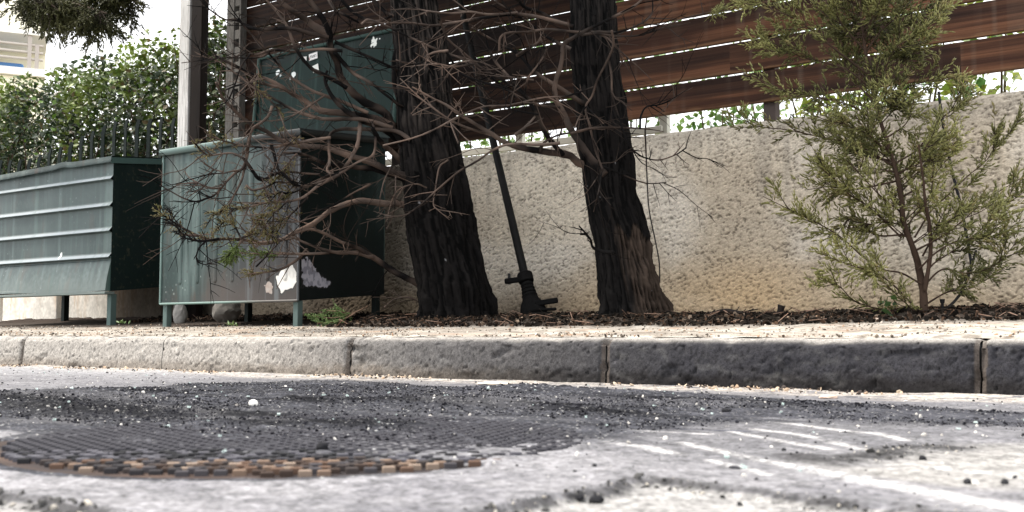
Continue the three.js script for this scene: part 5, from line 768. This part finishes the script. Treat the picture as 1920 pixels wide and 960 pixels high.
// ---------------------------------------------------------------- cables and hoses
const line = (name, pts, r, col, label, cat) => { const b = pts[0].clone(), g = tube(pts, [r, r], 8, col, 0, pts.length * 8); g.translate(-b.x, -b.y, -b.z); const m = top(name, g, vc({ roughness: 0.7 })); m.position.copy(b); return tag(m, label, cat); };
{
  const w = (l, d) => l.map(([x, y], i) => onD(x, y, d - 0.016 - 0.006 * Math.sin(i * 2)));
  line('cable', w([[1210, 236], [1213, 330], [1217, 392], [1228, 448], [1236, 492], [1237, 530]], D_WALL - 0.02), 0.0032, [0.03, 0.028, 0.027], 'thin dark wire hanging down the wall just right of the brown-barked tree', 'wire');
  line('cable', w([[1760, 172], [1764, 205], [1771, 250], [1783, 312], [1800, 380], [1814, 450], [1822, 500]], D_WALL - 0.01), 0.0055, [0.02, 0.02, 0.022], 'black cable running down the wall behind the young conifer', 'cable');
  line('hose', [[1830, 470, 3.9], [1815, 520, 3.85], [1800, 552, 3.8], [1775, 578, 3.76], [1748, 592, 3.73], [1720, 602, 3.7], [1690, 606, 3.72]].map(([x, y, z]) => at(x, y, z)), 0.005, [0.022, 0.021, 0.02], 'black irrigation hose rising from the soil at the foot of the conifer', 'hose');
  const pg = at(1768, 604, 3.66); const peg = thing('dripper_stake', 'small black dripper stake in the soil right of the conifer trunk', 'stake', pg); const blk = std({ color: 0x1b1b1c, roughness: 0.6 });
  const s = new THREE.CylinderGeometry(0.005, 0.004, 0.085, 8); s.translate(0, 0.03, 0); part('stem', s, blk, peg); const hd = new THREE.CylinderGeometry(0.009, 0.007, 0.014, 10); hd.translate(0, 0.072, 0); part('head', hd, blk, peg);
}
// ---------------------------------------------------------------- things lying about
function lump(r, sx, sy, sz, k, rough = 0.35) { const g = new THREE.IcosahedronGeometry(r, 4); const p = g.attributes.position; for (let i = 0; i < p.count; i++) { const x = p.getX(i) / r, y = p.getY(i) / r, z = p.getZ(i) / r; const f = 1 + rough * (fbm(x * 1.8 + k, y * 1.8, z * 1.8 + k, 3) - 0.5) * 2; p.setXYZ(i, x * f * r * sx, y * f * r * sy, z * f * r * sz); } g.computeVertexNormals(); return g; }
{
  const S = (name, px, py, d, r, s, rgb, k, label, cat, rough) => { const p = d < D_KERB ? onY(px, py, 0) : onD(px, py, d); if (d < D_KERB) p.y = roadH(p.x, -p.z) + r * s[1] * 0.55; const m = top(name, lump(r, ...s, k, rough), std({ color: new THREE.Color().setRGB(...rgb), roughness: 0.95 })); m.position.copy(p); m.rotation.y = k; tag(m, label, cat); return m; };
  S('stone', 1122, 604, 3.75, 0.024, [1.5, 0.7, 1], [0.55, 0.42, 0.34], 1, 'pinkish stone on the soil just left of the brown-barked tree', 'stone');
  S('stone', 1234, 602, 3.72, 0.02, [1.2, 0.9, 1], [0.60, 0.42, 0.32], 2, 'pinkish stone at the right foot of the brown-barked tree', 'stone');
  S('stone', 1290, 599, 3.8, 0.02, [1.6, 0.7, 1], [0.50, 0.38, 0.31], 3, 'flat pinkish stone on the soil right of the brown-barked tree', 'stone');
  S('stone', 1065, 596, 3.85, 0.016, [1.3, 0.8, 1], [0.50, 0.36, 0.28], 4, 'small tan stone on the soil right of the burnt pole', 'stone');
  S('stone', 1645, 603, 3.6, 0.016, [1.3, 0.8, 1], [0.55, 0.44, 0.36], 4.5, 'small pink stone on the soil left of the conifer trunk', 'stone');
  S('rock', 424, 585, 3.98, 0.085, [1.0, 0.78, 0.9], [0.20, 0.185, 0.165], 5, 'pale rounded rock in the dirt under the open bin', 'rock', 0.22);
  S('rock', 338, 590, 3.9, 0.05, [0.75, 1.3, 0.8], [0.26, 0.25, 0.235], 6, 'upright grey stone beside the left leg of the open bin', 'rock', 0.2);
  S('pebble', 475, 764, 2, 0.0085, [1.1, 0.9, 1], [0.75, 0.74, 0.70], 7, 'white pebble lying on the black ash', 'pebble', 0.15);
  S('charcoal', 604, 846, 1.3, 0.0075, [1.1, 0.8, 1], [0.018, 0.018, 0.02], 8, 'round black charcoal lump on the near rim of the manhole cover', 'charcoal', 0.25);
  S('charcoal', 1632, 852, 1.3, 0.004, [1.5, 0.8, 1], [0.02, 0.02, 0.02], 9, 'black charcoal lump at the end of the white streaks', 'charcoal');
  S('charcoal', 1118, 926, 1.0, 0.005, [1.4, 0.9, 1], [0.02, 0.02, 0.022], 10, 'black charcoal lump at the front edge of the asphalt, right one of two', 'charcoal');
  S('charcoal', 1086, 925, 1.0, 0.004, [1.4, 0.9, 1], [0.02, 0.02, 0.022], 11, 'black charcoal lump at the front edge of the asphalt, left one of two', 'charcoal');
  S('charcoal', 1378, 879, 1.15, 0.0045, [1.9, 0.5, 1], [0.04, 0.04, 0.045], 12, 'flat dark flake on the pale streaks at lower right', 'flake');
  S('charcoal', 1730, 862, 1.2, 0.0035, [1.2, 0.9, 1], [0.02, 0.02, 0.022], 13, 'small charcoal lump on the pale concrete at right', 'charcoal');
  S('charcoal', 1814, 907, 1.2, 0.0036, [1.2, 0.9, 1], [0.03, 0.03, 0.032], 14, 'left charcoal crumb of the two on the pale concrete at far right', 'charcoal');
  S('charcoal', 1884, 908, 1.2, 0.0036, [1.0, 0.9, 1], [0.03, 0.03, 0.032], 15, 'right charcoal crumb of the two on the pale concrete at far right', 'charcoal');
  S('charcoal', 1362, 775, 2.0, 0.006, [1.5, 0.6, 1], [0.02, 0.02, 0.022], 16, 'black charcoal lump on the dark asphalt before the kerb', 'charcoal');
  S('charcoal', 545, 752, 2.2, 0.011, [1.8, 0.5, 1], [0.02, 0.02, 0.022], 17, 'black burnt flake sticking up from the ash behind the white pebble', 'flake');
  S('charcoal', 1068, 733, 2.5, 0.009, [1.4, 0.6, 1], [0.02, 0.02, 0.022], 18, 'black charcoal lump on the ash right of the tall ash heap', 'charcoal');
  S('crumbled_mortar', 925, 722, 2.6, 0.022, [2.6, 0.3, 0.8], [0.6, 0.52, 0.42], 19, 'pale crumbled mortar lying in the gutter at the middle of the kerb', 'mortar');
  S('crumbled_mortar', 1553, 747, 2.6, 0.014, [1.9, 0.4, 0.8], [0.6, 0.45, 0.36], 20, 'pinkish crumb of mortar in the gutter below the sooty kerb', 'mortar');
  // charred stick with a stub
  const p = (x, y) => onD(x, y, 3.9); const st = thing('burnt_stick', 'black burnt stick with an upright stub lying on the soil before the wall', 'stick', p(1420, 590)); const bc = (x, y, z) => mix3([0.012, 0.011, 0.011], [0.05, 0.04, 0.035], fbm(x * 40, y * 40, z * 40, 3) * 0.8);
  wpart('stem', tube([p(1290, 590), p(1330, 588), p(1362, 582), p(1400, 590), p(1440, 594), p(1462, 591)], [0.005, 0.008, 0.007], 8, bc, 0.4, 40), cmat(), st); wpart('stub', tube([p(1455, 594), p(1462, 584), p(1466, 573)], [0.009, 0.014], 10, bc, 0.5, 14), cmat(), st);
  function cmat() { return BARK; }
  // green sprig broken off under the bin
  seed(55); const sp = thing('conifer_sprig', 'broken green conifer sprig lying on the ground under the burnt bin', 'sprig', onD(625, 600, 3.6)); const q = (x, y, d) => onD(x, y, d);
  const lb = new Builder(), sb = new Builder(); for (const l of [[[690, 574, 3.62], [660, 588, 3.55], [625, 596, 3.5], [585, 592, 3.46]], [[665, 588, 3.55], [635, 602, 3.48], [595, 606, 3.44]], [[655, 590, 3.55], [640, 585, 3.52], [612, 582, 3.5]]]) { const S2 = tubeInto(sb, l.map((a) => q(...a)), [0.004, 0.0015], 6, () => [0.15, 0.1, 0.07], 0, 20); sprigs(lb, S2, 130, () => mix3([0.06, 0.12, 0.03], [0.15, 0.22, 0.07], rnd()), 0.15, 0.055); }
  wpart('stem', sb.geo(), BARK, sp); wpart('foliage', lb.geo(), SCALE, sp).userData.kind = 'stuff';
  // little broad-leaved weed left of the conifer
  const wd = thing('weed_plant', 'small dark green broad-leaved weed left of the conifer trunk', 'plant', onD(1663, 603, 3.7)); const wb = new Builder(); for (let i = 0; i < 15; i++) { const c = onD(rr(1650, 1676), rr(555, 596), rr(3.66, 3.76)); const d = rdir(); d.y = -Math.abs(d.y) * 0.6; d.normalize(); const n = rdir(); n.y += 0.6; n.normalize(); leafInto(wb, c, rr(0.03, 0.05), rr(0.016, 0.026), d, n, mix3([0.03, 0.07, 0.02], [0.08, 0.16, 0.04], rnd())); } wpart('leaves', wb.geo(), LEAFM, wd).userData.kind = 'stuff'; wpart('stem', tube([onD(1663, 606, 3.7), onD(1661, 580, 3.7), onD(1664, 556, 3.7)], [0.003, 0.0015], 6, [0.08, 0.1, 0.04], 0, 10), BARK, wd);
  for (const [x, y, d, label] of [[436, 610, 3.4, 'tiny green weed at the edge of the dirt under the open bin'], [232, 606, 3.55, 'tiny green weed on the pavement beside the bin leg at left']]) { const w2 = thing('weed_plant', label, 'plant', onD(x, y, d)); const b2 = new Builder(); for (let i = 0; i < 12; i++) { const dd = rdir(); dd.y = Math.abs(dd.y) + 0.3; dd.normalize(); const c = onD(x + rr(-9, 9), y + rr(-1, 2), d); leafInto(b2, c, rr(0.015, 0.035), 0.011, dd, rdir(), mix3([0.08, 0.16, 0.04], [0.2, 0.3, 0.09], rnd())); } wpart('leaves', b2.geo(), LEAFM, w2).userData.kind = 'stuff'; }
}
// ---------------------------------------------------------------- manhole cover with raised studs, part of it under ash
{
  const c = new THREE.Vector3(MH[0], -0.003, -MH[1]); const t = thing('manhole_cover', 'round rusty iron manhole cover with raised studs, half buried in black ash', 'manhole cover', c);
  const iron = vc({ roughness: 0.7, metalness: 0.2 }), R = MH_R - 0.004;
  const disc = new Builder(); const N = 96, M = 40; for (let j = 0; j <= M; j++) for (let i = 0; i <= N; i++) { const r = R * j / M, a = i / N * 6.28319, x = r * Math.cos(a), z = r * Math.sin(a); const n = fbm(x * 14 + 9, z * 14 + 9, 2, 4); disc.v(x, 0.001 * (n - 0.5), z, mix3([0.035, 0.03, 0.03], [0.20, 0.12, 0.08], 0.28 * sstep(0.35, 0.7, n) * sstep(0.05, 0.3, z))); } for (let j = 0; j < M; j++) for (let i = 0; i < N; i++) { const a = j * (N + 1) + i; disc.tri(a, a + N + 2, a + 1); disc.tri(a, a + N + 1, a + N + 2); } part('disc', disc.geo(), iron, t);
  const ring = new THREE.LatheGeometry([[R - 0.03, 0], [R - 0.028, 0.0012], [R - 0.002, 0.0012], [R, 0.0]].map(([a, b]) => new THREE.Vector2(a, b)), 96); { const n = ring.attributes.position.count, q = new Float32Array(n * 3); for (let i = 0; i < n; i++) { const f = fbm(ring.attributes.position.getX(i) * 20, ring.attributes.position.getZ(i) * 20, 3); q.set(mix3([0.03, 0.027, 0.027], [0.06, 0.042, 0.034], f), i * 3); } ring.setAttribute('color', new THREE.BufferAttribute(q, 3)); } part('rim', ring, iron, t);
  // studs in rows across the view, like bricks
  const mk = (rgb) => { const g = new RoundedBoxGeometry(0.0142, 0.0080, 0.0088, 1, 0.0015); return [g, std({ color: new THREE.Color().setRGB(...rgb), roughness: 0.75, metalness: 0.15 })]; };
  const rust = [[0.11, 0.071, 0.052], [0.17, 0.12, 0.09], [0.05, 0.036, 0.03], [0.215, 0.165, 0.13], [0.05, 0.042, 0.04], [0.06, 0.056, 0.06], [0.035, 0.033, 0.035]].map(mk), soot = [[0.045, 0.044, 0.05], [0.085, 0.083, 0.094], [0.025, 0.025, 0.027]].map(mk);
  const list = []; for (let r = -24; r <= 24; r++) for (let k = -23; k <= 23; k++) { const u = (k + (r & 1) * 0.5) * 0.0195, v = r * 0.0180; if (Math.hypot(u, v) > R - 0.045) continue; const p = RIGHT.clone().multiplyScalar(u).addScaledVector(FWD, -v).applyAxisAngle(new THREE.Vector3(0, 1, 0), 0.16); list.push([p, c.clone().add(p)]); }
  list.sort((a, b) => depthOf(a[1]) - depthOf(b[1])); const rest = [];
  list.forEach(([p, w], i) => { const d = Math.hypot(p.x, p.z), near = R - d, along = p.dot(FWD), side = p.dot(RIGHT); const isR = along < -0.20 && side > -0.27 + 0.1 * (h3(i, 2, 1) - 0.5) && -along / R > 0.60 + 0.34 * (fbm(p.x * 9 + 5, p.z * 9 + 5, 4) - 0.4); const set = isR ? rust : soot; const [g, m] = set[Math.floor(h3(i, 7, 7) * set.length)]; const yaw = YAW + 0.16 + (h3(i, 5, 5) - 0.5) * 0.06;
    if (i < 290) { const s = sh(new THREE.Mesh(g, m)); s.name = 'stud'; s.position.set(p.x, 0.0012 + 0.0022 * h3(i, 3, 3), p.z); s.rotation.y = yaw; t.add(s); } else { const q = g.clone(); q.rotateY(yaw); q.translate(p.x, 0.003, p.z); rest.push(q); } });
  part('studs', mergeGeometries(rest), soot[0][1], t).userData.kind = 'stuff';
}
// ---------------------------------------------------------------- scattered small stuff
function scatter(name, n, geo, mat, place, label, cat) { const m = sh(new THREE.InstancedMesh(geo, mat, n)); m.name = numbered(name); const o = new THREE.Object3D(), col = new THREE.Color(); let k = 0, guard = 0; while (k < n && guard++ < n * 40) { const q = place(); if (!q) continue; o.position.copy(q.p); o.rotation.set(rr(0, 6.3), rr(0, 6.3), rr(0, 6.3)); if (q.flat) o.rotation.set(rr(-0.4, 0.4), rr(0, 6.3), rr(-0.4, 0.4)); o.scale.set(q.s * rr(0.7, 1.4), q.s * rr(0.5, 1.1) * (q.fl ?? 1), q.s * rr(0.7, 1.4)); o.updateMatrix(); m.setMatrixAt(k, o.matrix); col.setRGB(...q.c); m.setColorAt(k, col); k++; } m.count = k; scene.add(m); tag(m, label, cat, null, 'stuff'); return m; }
{
  seed(808); const chunk = lump(1, 1, 0.8, 1, 3, 0.5); const small = new THREE.IcosahedronGeometry(1, 1); { const p = small.attributes.position; for (let i = 0; i < p.count; i++) { const f = 0.8 + 0.5 * noise(p.getX(i) * 2 + 9, p.getY(i) * 2 + 9, p.getZ(i) * 2 + 9); p.setXYZ(i, p.getX(i) * f, p.getY(i) * f, p.getZ(i) * f); } small.computeVertexNormals(); }
  const W = std({ color: 0xffffff, roughness: 0.95, specularIntensity: 0.15 });
  const inAsh = () => { const x = rr(-5, -0.1), d = rr(1.0, D_KERB), q = roadInfo(x, d); if (rnd() > q.ash * sstep(0.3, 0.6, fbm(x * 4, d * 6, 77, 3))) return null; const s = 0.0006 + 0.0026 * Math.pow(rnd(), 8); return { p: new THREE.Vector3(x, roadH(x, d, q) + s * 0.15, -d), s, fl: 0.7, c: rnd() < 0.988 ? mix3([0.005, 0.005, 0.007], [0.036, 0.036, 0.043], rnd() ** 2) : mix3([0.2, 0.185, 0.17], [0.45, 0.43, 0.4], rnd()) }; };
  scatter('ash_debris', 30000, small, W, inAsh, 'black ash and charred crumbs strewn over the burnt road', 'ash');
  const onEdge = (L, w) => () => { const i = Math.floor(rnd() * (L.length - 1)), f = rnd(), x = lerp(L[i][0], L[i + 1][0], f) + rr(-w, w), d = lerp(L[i][1], L[i + 1][1], f) + rr(-w, w); if (d < 0.5 || d > D_KERB) return null; const s = 0.0005 + 0.0026 * Math.pow(rnd(), 6); if (fbm(x * 9, d * 9, 61, 2) < 0.3 + 0.3 * rnd()) return null; return { p: new THREE.Vector3(x, roadH(x, d) + s * 0.2, -d), s, c: rnd() < 0.86 ? mix3([0.02, 0.02, 0.02], [0.09, 0.088, 0.085], rnd()) : mix3([0.3, 0.28, 0.25], [0.55, 0.5, 0.42], rnd()) }; };
  const LE = [onEdge(EDGE1, 0.014), onEdge(EDGE2, 0.014), onEdge(LOBE, 0.035)]; scatter('edge_rubble', 900, small, W, () => LE[rnd() < 0.5 ? 0 : rnd() < 0.4 ? 1 : 2](), 'dark rubble along the broken asphalt edges', 'rubble');
  scatter('road_grit', 5200, small, W, () => { const x = rr(-4.6, 0.2), d = rr(0.75, D_KERB - 0.01); const s = 0.0005 + 0.0028 * Math.pow(rnd(), 7); return { p: new THREE.Vector3(x, roadH(x, d) + s * 0.3, -d), s, c: rnd() < 0.6 ? [0.03, 0.03, 0.032] : mix3([0.35, 0.33, 0.3], [0.62, 0.6, 0.56], rnd()) }; }, 'loose dark and pale grit on the road', 'grit');
  const glass = new THREE.MeshPhysicalMaterial({ color: 0xe4f3ef, roughness: 0.08, metalness: 0, transmission: 0.6, thickness: 0.004, ior: 1.5 });
  scatter('glass_crumbs', 110, new THREE.BoxGeometry(1, 0.8, 1), glass, () => { const x = rr(-4.2, 0.1), d = rr(0.8, D_KERB - 0.02); if (rnd() > 0.35 + 0.65 * roadInfo(x, d).ash) return null; const s = rr(0.002, 0.005); return { p: new THREE.Vector3(x, roadH(x, d) + s * 0.5, -d), s, flat: 1, c: [1, 1, 1] }; }, 'pale greenish crumbs of broken glass on the road', 'glass');
  scatter('gutter_litter', 2600, small, W, () => { const x = rr(-5.5, 0.2), d = D_KERB - Math.pow(rnd(), 2) * 0.09; if (fbm(x * 4, 2, 3, 3) < 0.38 + 0.2 * rnd()) return null; const s = 0.0008 + 0.005 * Math.pow(rnd(), 5); return { p: new THREE.Vector3(x, roadH(x, d) + s * 0.3, -d), s, fl: 0.6, c: rnd() < 0.5 ? mix3([0.32, 0.22, 0.15], [0.6, 0.5, 0.38], rnd()) : [0.06, 0.05, 0.045] }; }, 'tan crumbs and dirt in the gutter along the kerb', 'litter');
  scatter('pavement_litter', 13000, small, W, () => { const x = rr(-6.5, 0.5), d = 2.74 + 1.0 * Math.pow(rnd(), 1.2); if (fbm(x * 5, d * 8, 13, 3) < 0.30 + 0.22 * rnd()) return null; const s = 0.0006 + 0.0040 * Math.pow(rnd(), 5); const k = rnd(); return { p: new THREE.Vector3(x, bedH(x, d) + s * 0.25, -d), s, fl: 0.7, c: k < 0.62 ? mix3([0.03, 0.027, 0.024], [0.16, 0.13, 0.1], rnd()) : k < 0.85 ? mix3([0.36, 0.31, 0.26], [0.56, 0.51, 0.44], rnd()) : mix3([0.28, 0.18, 0.12], [0.42, 0.31, 0.22], rnd()) }; }, 'crumbs, grit and dirt on the pavement', 'grit');
  // dry litter on the soil: flakes and twigs
  const flake = new THREE.CylinderGeometry(1, 0.9, 0.18, 6); scatter('leaf_litter', 15000, flake, W, () => { const x = rr(-5.8, 0.6), d = rr(3.32, 4.38), e = d - soilEdge(x); if (e < -0.03 || rnd() > 0.25 + 0.75 * fbm(x * 5, d * 6, 19, 2)) return null; const s = rr(0.0025, 0.0095); const k = rnd(); return { p: new THREE.Vector3(x, bedH(x, d) + s * 0.35 + 0.003, -d), s, c: k < 0.72 ? mix3([0.005, 0.0045, 0.004], [0.022, 0.017, 0.013], rnd()) : k < 0.96 ? mix3([0.035, 0.022, 0.015], [0.085, 0.052, 0.034], rnd()) : [0.2, 0.15, 0.11] }; }, 'dark dry leaf litter on the soil along the wall', 'leaf litter');
  const tg = new THREE.CylinderGeometry(0.06, 0.05, 2, 5); tg.rotateZ(Math.PI / 2); scatter('twig_litter', 900, tg, W, () => { const x = rr(-5.2, 0.4), d = rr(3.3, 4.36); if (d < soilEdge(x) - 0.05) return null; const s = rr(0.012, 0.04); return { p: new THREE.Vector3(x, bedH(x, d) + 0.006 + 0.012 * rnd(), -d), s, flat: 1, c: rnd() < 0.6 ? [0.03, 0.025, 0.02] : mix3([0.16, 0.1, 0.07], [0.3, 0.2, 0.15], rnd()) }; }, 'thin dry twigs fallen on the soil', 'twigs');
}
renderer.render(scene, camera);
